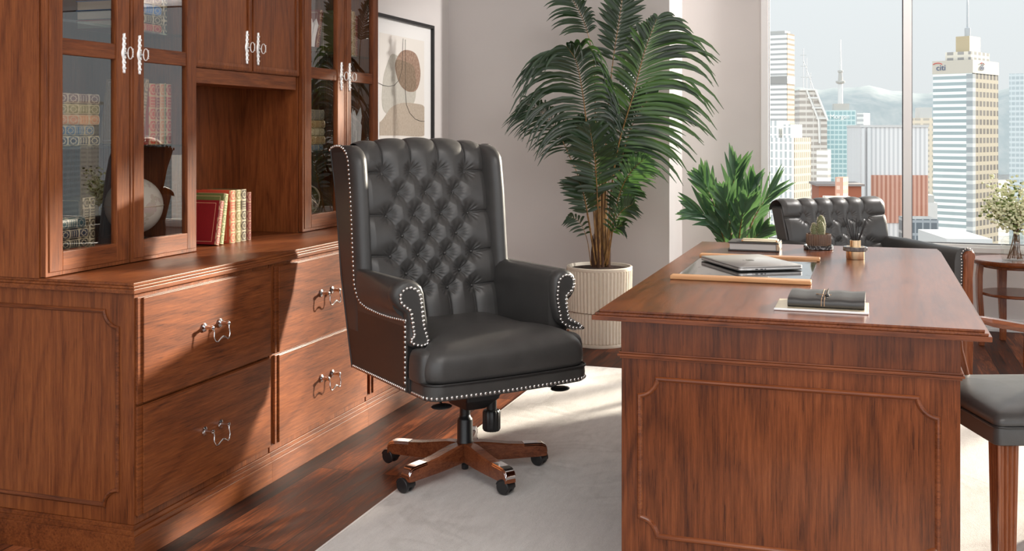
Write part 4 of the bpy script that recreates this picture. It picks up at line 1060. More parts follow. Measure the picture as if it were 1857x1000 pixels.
for s in (-1, 1):
    rings = [[L(s * u, v, z + (.012 if v < 0 else 0)) for u, z in sec2] for v in (-.30, -.1, .15, .285, .30)]
    a_ = obj('arm', MB().loft(rings), LE, t, smooth=70)
    # wooden facing running down into the front leg
    ow = [(.372 - .048 + .030 * math.cos(R(q)), .604 + .030 * math.sin(R(q))) for q in range(-40, 225, 15)]
    ow = ow + [(.296, .50), (.290, .36), (.296, .20), (.300, .0), (.336, .0), (.342, .20), (.342, .36), (.338, .50)]
    obj('facing', MB().poly([L(s * u, .300, max(z, .0005)) for u, z in ow], L(0, .016, 0)), M['leg_z'], a_, bevel=.004, smooth=30)
    for u, z in along([(s * p[0], p[1], 0) for p in [(.286, .42), (.288, .50), (.290, .58)] + [(.324 + .038 * math.cos(R(q)), .606 + .038 * math.sin(R(q))) for q in range(195, -60, -15)]], .0145) and [(p.x, p.y) for p in along([(s * p[0], p[1], 0) for p in [(.286, .42), (.288, .50), (.290, .58)] + [(.324 + .038 * math.cos(R(q)), .606 + .038 * math.sin(R(q))) for q in range(195, -60, -15)]], .0145)]:
        o = link('nailhead', nail, a_); o.location = L(u, .302, z); o.scale = (.75, .75, .75)
    obj('leg', MB().tube([L(s * .28, -.30, .36), L(s * .285, -.36, -.0108)], [.026, .018], 4), M['leg_z'], t)
rings = [[L(cen.x + (u * .98 - cen.x) * k, cen.y + (v * .95 - cen.y) * k, z) for u, v in outline(.255, .30, -.25, .33, .012, .05)] for z, k in ((.36, .98), (.375, 1), (.42, 1), (.440, .98), (.455, .92), (.463, .8), (.468, .5), (.469, .15))]
obj('seat', MB().loft(rings), LE, t, smooth=60)

# ================================================================== round side table with flowers
TC = (.790, 6.635)
t = thing('side_table', 'round two-tier brown wooden side table below the window', 'table', (TC[0], TC[1], 0))
obj('table_top', MB().lathe([(.205, .462), (.222, .466), (.226, .472), (.226, .487), (.222, .492), (.0, .492)][:-1], 56), M['desk_x'], t, smooth=35)
obj('apron', MB().lathe([(.176, .446), (.176, .462)], 40), M['desk_x'], t, smooth=40)
obj('lower_shelf', MB().lathe([(.178, .288), (.186, .292), (.186, .302), (.182, .306)], 56), M['desk_x'], t, smooth=35)
for a in (190, 285, 20, 105):
    c_, s_ = math.cos(R(a)), math.sin(R(a))
    pts = [(.190, .462), (.197, .40), (.196, .30), (.186, .16), (.180, .05), (.185, .0005)]
    rings = []
    for (r, z), hw in zip(pts, (.026, .025, .022, .019, .016, .016)):
        rings.append([(c_ * (r + dr) - s_ * q, s_ * (r + dr) + c_ * q, z) for dr, q in ((-.014, -hw), (.014, -hw), (.014, hw), (-.014, hw))])
    obj('leg', MB().loft(rings), M['leg_z'], t, bevel=.003)
VZ = .4925; VC = (TC[0] - .005, TC[1] - .075)
t = thing('glass_vase', 'clear glass vase holding the pale flowers on the side table', 'vase', (VC[0], VC[1], VZ))
pv = [(.055, .0005), (.072, .003), (.080, .016), (.081, .04), (.080, .10), (.076, .118), (.060, .134), (.036, .143), (.032, .150), (.034, .166), (.0375, .170)]
obj('body', MB().lathe(pv + [], 48), M['vase_glass'], t, smooth=60)
t = thing('flower_bunch', 'bunch of pale yellow-green blossoms in the glass vase', 'flowers', (VC[0], VC[1], VZ + .009))
M['stem'] = plain('brown stems', (.16, .085, .045), .7)
b = NB('pale blossom'); b.set(Base_Color=(.82, .84, .56, 1), Roughness=.7, Subsurface_Weight=.0); M['blossom'] = b.m
M['greenleaf'] = plain('olive green leaf', (.14, .20, .05), .6)
rf = random.Random(5); mb = MB(); mb2 = MB(); mb3 = MB()
heads = []
for k in range(46):
    a = rf.uniform(0, 2 * PI); top = Vector((math.cos(a) * rf.uniform(.02, .15), math.sin(a) * rf.uniform(.02, .15), rf.uniform(.24, .43)))
    if k < 8: top = Vector((-cr_.x * rf.uniform(.1, .22), -cr_.y * rf.uniform(.1, .22), rf.uniform(.27, .36))) + Vector((0, 0, .0))
    neck_ = Vector((rf.uniform(-.014, .014), rf.uniform(-.014, .014), .150)); bot = Vector((-math.cos(a) * rf.uniform(.01, .055), -math.sin(a) * rf.uniform(.01, .055), .001))
    if k < 16: mb.tube([bot, (bot + neck_) / 2, neck_, (neck_ * .55 + top * .45) + Vector((0, 0, .01)), top], [.0023, .0022, .0020, .0014, .0008], 6)
    else: mb.tube([neck_, (neck_ * .55 + top * .45) + Vector((0, 0, .01)), top], [.0022, .0014, .0008], 6)
    for j in range(26):
        q = neck_.lerp(top, rf.uniform(.35, 1.05)); sp_ = .030
        p = q + Vector((rf.gauss(0, sp_), rf.gauss(0, sp_), rf.gauss(0, sp_ * .8)))
        r = rf.uniform(.005, .0115)
        (mb2 if rf.random() < .80 else mb3).sphere(p, r, 7, 5, (1, 1, rf.uniform(.6, 1)))
obj('stems', mb, M['stem'], t, smooth=60)
o = obj('blossoms', mb2, M['blossom'], t, smooth=180); o['kind'] = 'stuff'
o = obj('leaves', mb3, M['greenleaf'], t, smooth=180); o['kind'] = 'stuff'

# ================================================================== plants
def crom(pts, n):
    P_ = [Vector(p) for p in pts]; P_ = [P_[0] * 2 - P_[1]] + P_ + [P_[-1] * 2 - P_[-2]]; out = []
    m = len(P_) - 3
    for k in range(n + 1):
        x = k / n * m; i = min(int(x), m - 1); u = x - i; p0, p1, p2, p3 = P_[i:i + 4]
        out.append(.5 * ((2 * p1) + (p2 - p0) * u + (2 * p0 - 5 * p1 + 4 * p2 - p3) * u * u + (3 * p1 - p0 - 3 * p2 + p3) * u ** 3))
    return out
def blade(mb, p, d, nrm, ln, w, droop, curl=0, n=7, peak=.35):
    """one leaflet: a folded strip that bends with its weight"""
    d = d.normalized(); nrm = (nrm - d * nrm.dot(d)).normalized(); rows_ = []
    for k in range(n + 1):
        s_ = k / n
        q = p + d * ln * s_ + Vector((0, 0, -1)) * droop * ln * s_ ** 2.2 - d * (droop * .25 * ln * s_ ** 3)
        t_ = (d + Vector((0, 0, -1)) * droop * 2.2 * s_ ** 1.2).normalized(); side = t_.cross(nrm).normalized()
        ww = w * (math.sin(PI * min(1, (s_ * .5 / peak) if s_ < peak else .5 + .5 * (s_ - peak) / (1 - peak))) ** .8 if 0 < s_ < 1 else .08)
        if s_ == 0: ww = w * .25
        up_ = side.cross(t_)
        rows_.append([q - side * ww / 2 + up_ * ww * .14, q, q + side * ww / 2 + up_ * ww * .14])
    mb.loft(rows_, closed=False)
def leafmat(name, a, c, rough=.32):
    b = NB(name); n = b.noise(b.coord(), 7, 3)
    b.set(Base_Color=b.ramp(n, [(.3, a), (.7, c)]), Roughness=rough, Coat_Weight=.15)
    tr = b.n('ShaderNodeBsdfTranslucent'); tr.inputs[0].default_value = (c[0] * 2.2, c[1] * 2.2, c[2] * 1.2, 1)
    ms = b.n('ShaderNodeMixShader'); ms.inputs[0].default_value = .16
    out = [x for x in b.t.nodes if x.type == 'OUTPUT_MATERIAL'][0]
    b.l(b.p.outputs[0], ms.inputs[1]); b.l(tr.outputs[0], ms.inputs[2]); b.l(ms.outputs[0], out.inputs['Surface'])
    return b.m
M['palm_dark'] = leafmat('dark palm leaf', (.010, .026, .012), (.024, .055, .020))
M['palm_light'] = leafmat('fresh palm leaf', (.020, .070, .030), (.060, .130, .050))
b = NB('golden palm stem'); n = b.noise(b.coord((1, 1, .2)), 60, 4, .7); b.set(Base_Color=b.ramp(n, [(.35, (.10, .050, .018)), (.65, (.40, .22, .07))]), Roughness=.5); M['palm_stem'] = b.m
M['fibre'] = plain('brown fibre sheath', (.085, .040, .022), .9)
rp_ = random.Random(21)
def frond(parent, pts, start, lenL, lenR, npairs, ang, droopL, droopR, w, mat, stem_r=.006, face=None, tip=.45, name='frond', prof=None):
    c = crom([at(*p) for p in pts], 60)
    root = world_matrix(parent).inverted(); c = [root @ p for p in c]
    view = (root.to_3x3() @ Vector((math.sin(YAW), -math.cos(YAW), .15))).normalized()
    if face is not None: view = Vector(face).normalized()
    st = obj(name, MB().tube(c, [stem_r * (1 - .8 * k / 60) for k in range(61)], 6), M['palm_stem'], parent, smooth=60)
    mb = MB(); k0 = int(start * 60)
    for i in range(npairs):
        s_ = i / (npairs - 1); x = k0 + (59 - k0) * s_; k = int(x); u = x - k; p = c[k].lerp(c[min(60, k + 1)], u); tg = (c[min(60, k + 1)] - c[max(0, k - 1)]).normalized()
        side = tg.cross(view).normalized()              # to the right of the frond as seen
        env = (.45 + .55 * math.sin(PI * min(1, .12 + s_ * .80))) * (1 if s_ < .8 else 1 - (1 - tip) * (s_ - .8) / .2)
        for sg, ln, dr in ((-1, lenL, droopL), (1, lenR, droopR)):
            if ln <= 0: continue
            a = R(ang * (1.08 - .55 * s_) + rp_.uniform(-5, 5))
            d = tg * math.cos(a) + side * sg * math.sin(a) + view * rp_.uniform(.02, .22)
            blade(mb, p, d, view + Vector((rp_.uniform(-.25, .25),) * 3), ln * env * rp_.uniform(.88, 1.08), w * rp_.uniform(.85, 1.1), dr * rp_.uniform(.75, 1.25))
    obj('leaflets', mb, mat, st, smooth=180)
    return st
PC = at(1087, 6.14, 482)
t = thing('potted_palm', 'tall dark green palm in a ribbed cream pot before the back wall', 'potted plant', (PC.x, PC.y, 0))
b = NB('cream ribbed ceramic'); n = b.noise(b.coord(), 40, 4); b.set(Base_Color=b.mix(n, (.66, .58, .47), (.76, .69, .58)), Roughness=.6); M['pot'] = b.m
nr = 52; rip = lambda k: .0032 * (1 if k % 4 in (0, 1) else -1)
mb = MB().lathe([(.168, .0005), (.170, .004), (.170, .018), (.166, .020)], 64)
mb.lathe([(.166, .020), (.170, .024), (.172, .19)], nr * 4, ripple=rip)
mb.lathe([(.172, .192), (.180, .196), (.186, .425)], nr * 4, ripple=rip)
mb.lathe([(.186, .425), (.188, .430), (.188, .442), (.185, .445), (.176, .445), (.173, .440), (.168, .40)], 64)
obj('pot', mb, M['pot'], t, smooth=30)
b = NB('potting soil'); n = b.noise(b.coord(), 90, 5, .7); b.set(Base_Color=b.ramp(n, [(.35, (.012, .007, .005)), (.65, (.09, .050, .032))]), Roughness=.95); b.bump(n, .8, .01); M['soil'] = b.m
obj('soil', MB().lathe([(.172, .418), (.170, .428), (.11, .435), (.05, .438), (.01, .439)], 40), M['soil'], t, smooth=60)
PD, PLT = M['palm_dark'], M['palm_light']
frond(t, [(1099, 6.12, 480), (1108, 6.08, 353), (1122, 6.02, 262), (1148, 5.96, 173), (1168, 5.94, 97), (1192, 5.95, 30)], .34, .22, .56, 40, 66, .22, .52, .028, PD, .0065)
frond(t, [(1094, 6.18, 480), (1097, 6.2, 330), (1101, 6.2, 216), (1112, 6.2, 108), (1123, 6.2, 36), (1132, 6.2, -30)], .60, .18, .17, 20, 64, .10, .14, .030, PD, .006, tip=.7)
frond(t, [(1084, 6.2, 480), (1080, 6.24, 260), (1078, 6.24, 130), (1069, 6.22, 72), (1053, 6.2, 26), (1028, 6.18, -18)], .66, .24, .14, 18, 58, .35, .40, .018, PD, .005)
frond(t, [(1084, 6.1, 480), (1074, 6.05, 350), (1064, 6.0, 230), (1056, 5.96, 165), (1045, 5.93, 112), (1028, 5.9, 84)], .38, .48, .34, 36, 70, .62, .75, .023, PD, .006)
frond(t, [(1080, 6.14, 480), (1056, 6.12, 345), (1030, 6.1, 277), (1004, 6.08, 227), (979, 6.06, 200), (950, 6.05, 186)], .42, .25, .24, 34, 60, .40, .75, .011, PD, .004)
frond(t, [(1089, 6.05, 480), (1084, 5.92, 370), (1079, 5.84, 295), (1069, 5.80, 226)], .42, .20, .20, 20, 66, .16, .16, .026, PD, .005)
frond(t, [(1100, 6.16, 480), (1114, 6.18, 352), (1140, 6.2, 245), (1168, 6.2, 190), (1190, 6.2, 172)], .32, .18, .38, 32, 66, .25, .35, .022, PD, .005)
frond(t, [(1102, 6.1, 480), (1120, 6.02, 366), (1142, 5.96, 315), (1172, 5.92, 285)], .38, .14, .18, 18, 60, .25, .20, .018, PLT, .004)
frond(t, [(1103, 6.14, 480), (1112, 6.1, 400), (1126, 6.06, 352), (1150, 6.0, 330)], .42, .12, .15, 16, 62, .2, .3, .020, PD, .004)
frond(t, [(1080, 6.08, 480), (1068, 5.98, 400), (1058, 5.92, 350), (1048, 5.90, 326)], .42, .16, .16, 16, 62, .15, .15, .024, PD, .005)
frond(t, [(1072, 6.1, 482), (1064, 6.06, 432), (1050, 6.02, 402), (1032, 6.0, 392)], .40, .10, .09, 9, 60, .3, .5, .014, PD, .003)
frond(t, [(1096, 6.08, 480), (1108, 6.02, 418), (1126, 5.98, 385), (1148, 5.95, 370)], .35, .12, .12, 14, 58, .15, .35, .015, PD, .004)
frond(t, [(1100, 6.08, 482), (1108, 6.02, 430), (1118, 5.98, 412), (1130, 5.95, 410)], .45, .08, .08, 7, 55, .2, .4, .016, PD, .003)
frond(t, [(1092, 6.22, 480), (1088, 6.28, 330), (1070, 6.3, 260), (1040, 6.3, 225)], .5, .22, .2, 22, 62, .3, .3, .022, PD, .005)
frond(t, [(1096, 6.22, 480), (1104, 6.28, 330), (1120, 6.32, 290), (1140, 6.34, 275)], .45, .16, .2, 20, 64, .3, .3, .022, PD, .005)
for k in range(9):
    a = 2 * PI * k / 9; r = rp_.uniform(.02, .060); h = rp_.uniform(.07, .24); bx_, by_ = r * math.cos(a), r * math.sin(a)
    mb = MB().tube([(bx_, by_, .425), (bx_ * 1.05, by_ * 1.05, .425 + h * .6), (bx_ * 1.0, by_ * 1.0, .425 + h)], [.014, .012, .006], 7)
    for j in range(3): mb.tube([(bx_, by_, .42 + h * .8), (bx_ + rp_.uniform(-.012, .012), by_ + rp_.uniform(-.012, .012), .425 + h * 1.2)], [.004, .0015], 5)
    obj('old_sheath', mb, M['fibre'], t, smooth=60)
for k in range(6):
    a = rp_.uniform(0, 2 * PI); r = rp_.uniform(.02, .05)
    obj('cane', MB().tube([(r * math.cos(a), r * math.sin(a), .42), (r * .7 * math.cos(a), r * .7 * math.sin(a), .75), (r * .9 * math.cos(a), r * .9 * math.sin(a), 1.0)], [.009, .008, .005], 7), M['palm_stem'], t, smooth=60)

# broad-leaved plant beyond the desk
QC = at(1330, 6.45, 470)
t = thing('leafy_plant', 'bushy broad-leaved green plant in the window corner beyond the desk', 'potted plant', (QC.x, QC.y, 0))
obj('pot', MB().lathe([(.11, .0005), (.115, .004), (.145, .30), (.150, .305), (.150, .32), (.138, .32), (.134, .29)], 48), M['pot'], t, smooth=35)
obj('soil', MB().lathe([(.136, .285), (.133, .297), (.06, .303), (.01, .304)], 32), M['soil'], t, smooth=60)
M['broad'] = leafmat('broad green leaf', (.018, .055, .032), (.085, .175, .095), .28)  # lighter tone stands in for window sheen on the leaves
B2 = M['broad']
def fr2(pts, start, lL, lR, n, ang=34, w=.034, d=.08): frond(t, pts, start, lL * 1.22, lR * 1.22, n, ang * .85, d, d, w * .95, B2, .006, tip=.8)
fr2([(1333, 6.45, 520), (1331, 6.45, 420), (1329, 6.44, 350), (1334, 6.44, 305)], .45, .20, .20, 7, 30, .034, .03)
fr2([(1328, 6.42, 520), (1312, 6.4, 420), (1290, 6.38, 360), (1272, 6.36, 322)], .42, .17, .19, 8, 34, .034)
fr2([(1325, 6.38, 520), (1312, 6.34, 430), (1288, 6.3, 398), (1256, 6.28, 382)], .42, .16, .20, 9, 36, .032, .12)
fr2([(1340, 6.5, 520), (1344, 6.5, 420), (1354, 6.5, 365), (1366, 6.5, 330)], .42, .17, .17, 7, 30, .034)
fr2([(1345, 6.5, 520), (1356, 6.5, 430), (1376, 6.5, 380), (1402, 6.5, 345)], .42, .22, .20, 9, 28, .022, .06)
fr2([(1342, 6.36, 520), (1350, 6.32, 460), (1368, 6.3, 432), (1385, 6.28, 416)], .40, .15, .16, 8, 34, .034, .14)
fr2([(1333, 6.34, 520), (1327, 6.28, 440), (1322, 6.24, 390), (1312, 6.22, 352)], .36, .18, .18, 9, 34, .036, .10)
fr2([(1336, 6.32, 520), (1340, 6.26, 440), (1345, 6.22, 400), (1352, 6.2, 372)], .36, .18, .18, 9, 34, .036, .12)
fr2([(1328, 6.36, 520), (1318, 6.3, 455), (1308, 6.26, 420), (1300, 6.24, 395)], .36, .16, .16, 8, 34, .032, .12)
# ================================================================== the city beyond the glass
SC.cycles.transparent_max_bounces = 24
def facade(name, wall, glass, fh, bw, hf=.5, wf=.6, off=0.0, rough=.5, vary=.25):
    wall = tuple(x * .95 for x in wall); glass = tuple(x * .90 for x in glass)  # mist over the city is only in these pale facade colours
    b = NB(name); v = b.coord(); s_ = b.n('ShaderNodeSeparateXYZ'); b.l(v, s_.inputs[0])
    w = b.math('ADD', s_.outputs['X'], s_.outputs['Y']); z = s_.outputs['Z']
    a = b.math('LESS_THAN', b.math('FRACT', b.math('DIVIDE', z, fh)), hf) if hf < 1 else None
    c = b.math('LESS_THAN', b.math('FRACT', b.math('DIVIDE', b.math('ADD', w, off), bw)), wf) if wf < 1 else None
    m = b.math('MULTIPLY', a, c) if (a is not None and c is not None) else (a if a is not None else c)
    wn = b.n('ShaderNodeTexWhiteNoise'); q = b.n('ShaderNodeVectorMath', operation='SNAP'); b.l(v, q.inputs[0]); q.inputs[1].default_value = (bw, bw, fh); b.l(q.outputs[0], wn.inputs['Vector'])
    gl = b.mix(b.math('MULTIPLY', wn.outputs['Value'], vary), glass, tuple(min(1, x + .2) for x in glass))
    b.set(Base_Color=b.mix(m, wall, gl), Roughness=max(rough, .75), Specular_IOR_Level=.1); return b.m
cR = Vector((math.cos(YAW), math.sin(YAW), 0)); cF = Vector((-math.sin(YAW), math.cos(YAW), 0)); GZ = -130.0
def zat(py_, dep): return CAM_H - (py_ - HOR) / F_PX * dep
def tower(lab, pl, pc, pr, ptop, dep, mat, th=33, side=None, name='tower', cat='building', grp='city towers beyond the window', bot=None):
    """a rectangular tower seen over its near corner pc; returns (thing, a, b, m per px)"""
    k = dep / F_PX; t_ = R(th); a = (pc - pl) * k / math.cos(t_); b_ = max(6, (pr - pc) * k / math.sin(t_))
    p = at(pc, dep, HOR); z1 = zat(ptop, dep); z0 = GZ if bot is None else zat(bot, dep)
    t = thing(name, lab, cat, (p.x, p.y, z0), YAW - t_, grp)
    obj('body', MB().box(-a, 0, 0, b_, 0, z1 - z0), mat, t)
    if side: obj('side_facade', MB().box(0, .25, .0, b_, 0, z1 - z0), side, t)
    return t, a, b_, z1 - z0, k
def text_mesh(s, size, mat, parent, loc, rot, name='sign', ext=.15):
    cu = bpy.data.curves.new(name, 'FONT'); cu.body = s; cu.size = size; cu.extrude = ext
    o = bpy.data.objects.new(name, cu); COL.objects.link(o); bpy.context.view_layer.update()
    me = bpy.data.meshes.new_from_object(o.evaluated_get(bpy.context.evaluated_depsgraph_get())); bpy.data.objects.remove(o)
    me.materials.clear(); me.materials.append(mat); r = link(name, me, parent); r.location = loc; r.rotation_euler = rot; return r
WH = (.80, .79, .77); TINT = (.34, .40, .43)
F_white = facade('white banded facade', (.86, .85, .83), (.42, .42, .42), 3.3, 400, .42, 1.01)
F_white_side = facade('banded facade side light tone', (.46, .40, .31), (.17, .12, .08), 3.3, 400, .40, 1.01)  # side face of the white tower; its different light is put into the colour
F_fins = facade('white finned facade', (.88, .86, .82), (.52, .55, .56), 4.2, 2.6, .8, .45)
F_fins_side = facade('finned facade side light tone', (.60, .52, .40), (.26, .20, .14), 4.2, 2.6, .7, .45)  # cream copy of the white fins; the side's light is put into the colour
F_teal = facade('teal glass facade', (.55, .68, .70), (.30, .46, .50), 3.6, 3.0, .7, .8, rough=.25)
F_rib = facade('pale ribbed facade', (.74, .73, .73), (.56, .56, .57), 500, 1.7, 1.01, .45)
F_redrib = facade('rust ribbed facade', (.60, .36, .28), (.42, .18, .12), 500, 1.7, 1.01, .5)
F_tan = facade('tan facade', (.76, .66, .54), (.52, .46, .40), 4.4, 7.0, .45, .7)
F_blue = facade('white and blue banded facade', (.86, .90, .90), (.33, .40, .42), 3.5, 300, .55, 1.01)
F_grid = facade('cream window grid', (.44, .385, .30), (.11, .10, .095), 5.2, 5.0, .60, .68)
F_dark = facade('dark recess', (.55, .57, .58), (.33, .36, .38), 5.2, 200, .6, 1.01)
F_grey = facade('grey blue glass facade', (.58, .63, .66), (.42, .48, .52), 4.0, 3.0, .6, .8, rough=.3)
F_dglass = facade('dark glass facade', (.34, .36, .38), (.12, .14, .16), 4.0, 2.2, .8, .8, rough=.3)
M['white_roof'] = plain('white roof', (.55, .54, .53), .7); M['rust'] = plain('rust red wall', (.30, .10, .055), .8); M['concrete'] = plain('pale concrete', (.44, .43, .41), .8); M['steel_w'] = plain('white steel', (.62, .62, .62), .5)
b = NB('hazy wooded hills'); n = b.noise(b.coord(), .02, 6, .7); b.set(Base_Color=b.ramp(n, [(.4, (.36, .395, .40)), (.62, (.44, .455, .45))]), Roughness=1, Specular_IOR_Level=0.0); M['hill'] = b.m  # distance haze is only in this pale colour, none in the air
b = NB('city ground'); n = b.noise(b.coord(), .03, 6, .7); b.set(Base_Color=b.ramp(n, [(.4, (.22, .21, .20)), (.6, (.40, .39, .38))]), Roughness=1); M['cityground'] = b.m
struct('city_ground', MB().add([(-3000, 60, GZ), (6000, 60, GZ), (6000, 5200, GZ), (-3000, 5200, GZ)], [(0, 1, 2, 3)]), M['cityground'])
# hills on the horizon
rows_ = []; N = 90; D0, D1 = 3300, 3900
for j, (dep, hk) in enumerate(((D0, 0), (D0 + 150, .55), (D0 + 350, .92), (D1, 1.0))):
    r_ = []
    for i in range(N + 1):
        px_ = 900 + 1900 * i / N
        top = 163 + 5 * math.sin(i * .37) + 3 * math.sin(i * .9 + 1) + 2 * math.sin(i * 2.1)
        z = zat(top + (1 - hk) * 75, dep) if hk else GZ
        p = at(px_, dep, HOR); r_.append((p.x, p.y, z))
    rows_.append(r_)
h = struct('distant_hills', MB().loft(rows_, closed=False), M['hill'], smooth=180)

t, a, b_, hh, k = tower('tall white banded tower at the left edge of the window', 1376, 1427, 1449, 60, 700, F_white, side=F_white_side)
obj('roof_plant', MB().box(-a + 2, -2, 2, b_ - 2, hh, hh + 1.8), M['concrete'], t)
obj('dark_band', MB().box(-a - .3, .4, -.3, b_, hh - 33, hh - 28), plain('dark plant floor', (.30, .29, .28), .6), t)
# dark building with a white stepped slope and a lattice mast
dep = 760; k = dep / F_PX
p = at(1450, dep, HOR); z0 = GZ
t = thing('sloped_tower', 'dark office building with white framed sloping roof beside the white tower', 'building', (p.x, p.y, z0), YAW)
def q2(px_, py_): return ((px_ - 1450) * k, 0, zat(py_, dep) - z0)
obj('body', MB().poly([(0, 0, 0), (50 * k, 0, 0), q2(1500, 218), q2(1478, 163), q2(1450, 163)], (0, 18, 0)), facade('dark slope facade', (.60, .58, .56), (.36, .33, .31), 4.2, 5, .55, .9), t)
mb = MB()
for (x0_, y0_), (x1_, y1_) in (((1462, 163), (1484, 218)), ((1478, 163), (1500, 218)), ((1450, 163), (1478, 163)), ((1464, 178), (1484, 178)), ((1472, 196), (1492, 196)), ((1480, 215), (1500, 215)), ((1484, 218), (1486, 260))):
    mb.tube([Vector(q2(x0_, y0_)) - Vector((0, .6, 0)), Vector(q2(x1_, y1_)) - Vector((0, .6, 0))], .75, 6)
obj('white_frame', mb, M['steel_w'], t)
mb = MB()
for (x0_, y0_), (x1_, y1_) in (((1457, 88), (1457, 163)), ((1457, 110), (1476, 163)), ((1451, 100), (1462, 100)), ((1452, 120), (1464, 120)), ((1452, 140), (1472, 140)), ((1463, 105), (1463, 163)), ((1470, 132), (1470, 163))):
    mb.tube([Vector(q2(x0_, y0_)), Vector(q2(x1_, y1_))], .22, 5)
obj('lattice_mast', mb, plain('grey steel', (.45, .46, .47), .6), t)
# cluster of finned slabs below
t, a, b_, hh, k = tower('white finned office block below the tall white tower', 1385, 1440, 1486, 250, 560, F_fins, th=38, side=F_fins_side, name='office_block')
for x0_, x1_, up in ((-.95, -.75, 5), (-.7, -.45, 9), (-.35, -.1, 7)):
    obj('roof_step', MB().box(a * x0_, a * x1_, 1, b_ * .7, hh, hh + up), F_fins, t)
t, a, b_, hh, k = tower('low white round-cornered block between finned slab and teal tower', 1484, 1501, 1512, 272, 640, facade('white strip facade', (.84, .82, .79), (.50, .47, .44), 4, 300, .4, 1.01), name='office_block')
# teal glass tower with lettering
t, a, b_, hh, k = tower('teal glass tower with white lettering near its roof', 1499, 1552, 1566, 200, 800, F_teal, th=12)
obj('roof_plant', MB().box(-a * .7, -a * .2, 2, b_ * .6, hh, hh + 5), M['concrete'], t)
text_mesh('Morgan', 4.6, plain('white sign letters', (.95, .95, .94), .5), t, (-a + 3.6, -.3, hh - 6.2), (PI / 2, 0, 0), 'lettering')
t, a, b_, hh, k = tower('narrow pale block right of the teal tower', 1556, 1566, 1590, 205, 900, facade('pale strip facade', (.74, .74, .73), (.46, .47, .48), 4, 300, .5, 1.01), name='office_block')
# slim broadcasting tower
p = at(1524, 1000, HOR); k = 1000 / F_PX; zz = lambda y: zat(y, 1000) - GZ
t = thing('broadcast_tower', 'slim white broadcasting tower rising behind the teal building', 'tower', (p.x, p.y, GZ))
obj('shaft', MB().lathe([(2.6, 0), (2.4, zz(192)), (2.0, zz(150)), (1.6, zz(148))], 16), M['steel_w'], t, smooth=40)
obj('gallery', MB().lathe([(2.4, zz(152)), (4.2, zz(150)), (4.2, zz(147)), (2.2, zz(146)), (1.6, zz(132)), (2.4, zz(131)), (2.4, zz(128)), (1.2, zz(127))], 20), M['concrete'], t, smooth=30)
obj('antenna', MB().lathe([(1.1, zz(128)), (.8, zz(100)), (.45, zz(72))], 10), M['steel_w'], t, smooth=40)
# pale ribbed slab behind the mullion with white shafts and a rust base
dep = 420; k = dep / F_PX
t, a, b_, hh, k = tower('pale ribbed slab with white shafts behind the window mullion', 1563, 1683, 1690, 231, dep, F_rib, th=4, name='office_block')
for px_, w_ in ((1564, 5), (1574, 6)):
    obj('white_shaft', MB().box(-a + (px_ - 1563) * k, -a + (px_ - 1563 + w_) * k, -1.4, -.05, 0, hh - .3), M['steel_w'], t)
obj('roof_edge', MB().box(-a - .2, .2, -.4, b_, hh, hh + .9), M['white_roof'], t)
zb = zat(318, dep) - GZ; zc = zat(405, dep) - GZ
obj('rust_facade', MB().box(-a + 18 * k, -.1, -.35, -.02, zc, zb), F_redrib, t)
t, a, b_, hh, k = tower('rust red low warehouse below the teal tower', 1488, 1562, 1575, 338, 380, M['rust'], th=8, name='warehouse')
obj('roof', MB().box(-a - 1, 1, -1, b_ + 1, hh, hh + .8), plain('dark roof', (.24, .21, .20), .8), t)
t, a, b_, hh, k = tower('small brick tower standing before the rust red warehouse', 1517, 1529, 1534, 322, 360, facade('brick facade', (.58, .34, .26), (.66, .52, .44), 2.6, 2.2, .5, .5), name='office_block')
t, a, b_, hh, k = tower('tan low block with white window bays before the warehouse', 1500, 1546, 1552, 358, 345, facade('white bay facade', (.86, .78, .68), (.50, .36, .28), 5, 6, .7, .6), th=8, name='office_block')
# right-hand pane
t, a, b_, hh, k = tower('tan block left of the tall cream tower', 1660, 1706, 1720, 214, 900, F_tan, th=10, name='office_block')
obj('roof_plant', MB().box(-a * .75, -a * .3, 2, b_ * .6, hh, hh + 9), M['white_roof'], t)
dep = 600; kk = dep / F_PX
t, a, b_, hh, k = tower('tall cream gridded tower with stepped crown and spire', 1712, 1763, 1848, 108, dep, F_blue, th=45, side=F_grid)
top = plain('pale stone crown', (.50, .46, .40), .7)
obj('corner_recess', MB().box(-3.2, .35, -.15, 4.0, 0, hh - 8), F_dark, t)
obj('crown_band', MB().box(-a - .3, .5, -.3, b_ + .3, hh - 7.5, hh), top, t)
obj('crown_step', MB().box(-a * .75, -a * .1, b_ * .1, b_ * .82, hh, hh + 5), facade('crown facade', (.76, .70, .60), (.36, .34, .32), 5, 6, .7, .6), t)
obj('crown_top', MB().box(-a * .55, -a * .2, b_ * .2, b_ * .62, hh + 5, hh + 14), plain('gold stone', (.44, .36, .23), .6), t)
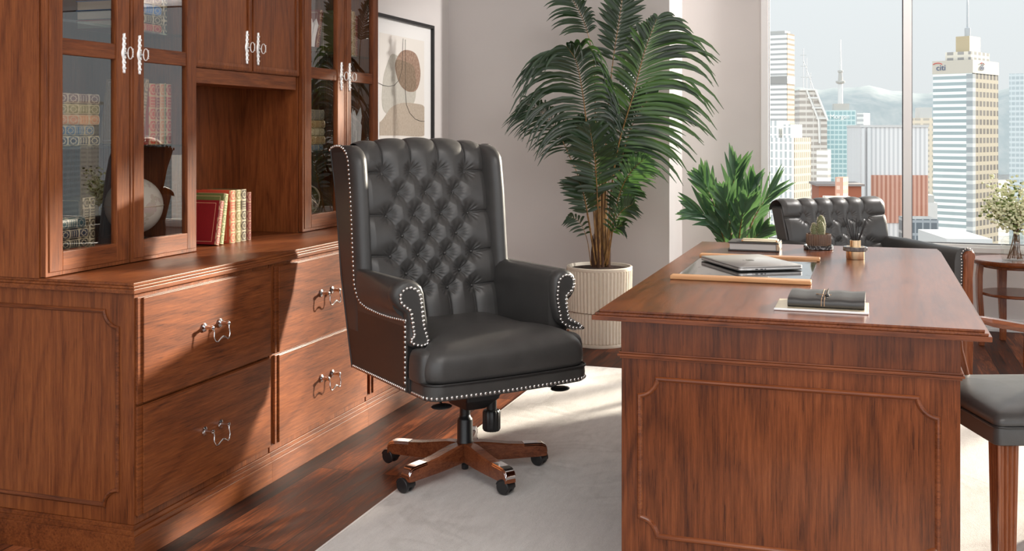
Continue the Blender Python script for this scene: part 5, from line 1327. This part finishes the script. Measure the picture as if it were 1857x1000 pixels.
obj('spire', MB().lathe([(1.6, hh + 14), (1.6, hh + 19), (.6, hh + 19.5), (.5, hh + 34), (.22, hh + 36), (.15, hh + 52)], 10, (-a * .36, b_ * .36, 0)), plain('grey steel spire', (.40, .42, .44), .4), t, smooth=40)
SG = plain('navy sign', (.06, .09, .18), .5); SR = plain('red sign', (.60, .06, .05), .5)
s1 = text_mesh('citi', 4.6, SG, t, (-a + 2.0, -.45, hh - 5.4), (PI / 2, 0, 0), 'lettering')
s2 = text_mesh('citi', 4.6, SG, t, (.65, b_ * .26, hh - 5.4), (PI / 2, 0, PI / 2), 'lettering')
obj('red_arc', MB().tube([(-a + 2.8 + 2.8 * math.cos(R(q)), -.5, hh - 2.9 + 1.3 * math.sin(R(q)) + .4) for q in range(20, 170, 15)], .22, 6), SR, t, smooth=60)
obj('red_arc', MB().tube([(.7, b_ * .26 + 3.4 + 2.8 * math.cos(R(q)), hh - 2.9 + 1.3 * math.sin(R(q)) + .4) for q in range(20, 170, 15)], .22, 6), SR, t, smooth=60)
t, a, b_, hh, k = tower('grey blue glass tower at the right edge of the window', 1846, 1905, 1960, 132, 820, F_grey, th=30)
t, a, b_, hh, k = tower('dark glass low block below the tan building', 1648, 1702, 1712, 398, 330, F_dglass, th=8, name='office_block')
t, a, b_, hh, k = tower('small white stepped block at the foot of the tan building', 1676, 1700, 1712, 368, 520, M['white_roof'], th=12, name='office_block')
obj('upper_storey', MB().box(-a * .8, -a * .2, 1, b_ * .7, hh, hh + 3.5), M['concrete'], t)
t, a, b_, hh, k = tower('flat white roofed hall at the bottom of the right pane', 1720, 1800, 1820, 434, 260, M['white_roof'], th=6, name='warehouse')
# skyline further right, seen only mirrored in the cabinet doors
rs = random.Random(9); px_ = 2350
mats = [F_tan, F_grey, F_grid, F_blue, F_dglass, F_fins, F_teal, F_rib]
for i in range(14):
    w_ = rs.uniform(90, 210); dep = rs.uniform(380, 620)
    tower('city tower mirrored in the cabinet glass, outside the window view', px_, px_ + w_ * .6, px_ + w_, rs.uniform(90, 330), dep, mats[i % 8], grp='towers mirrored in the cabinet doors')
    px_ += w_ * 1.25 + rs.uniform(30, 70)
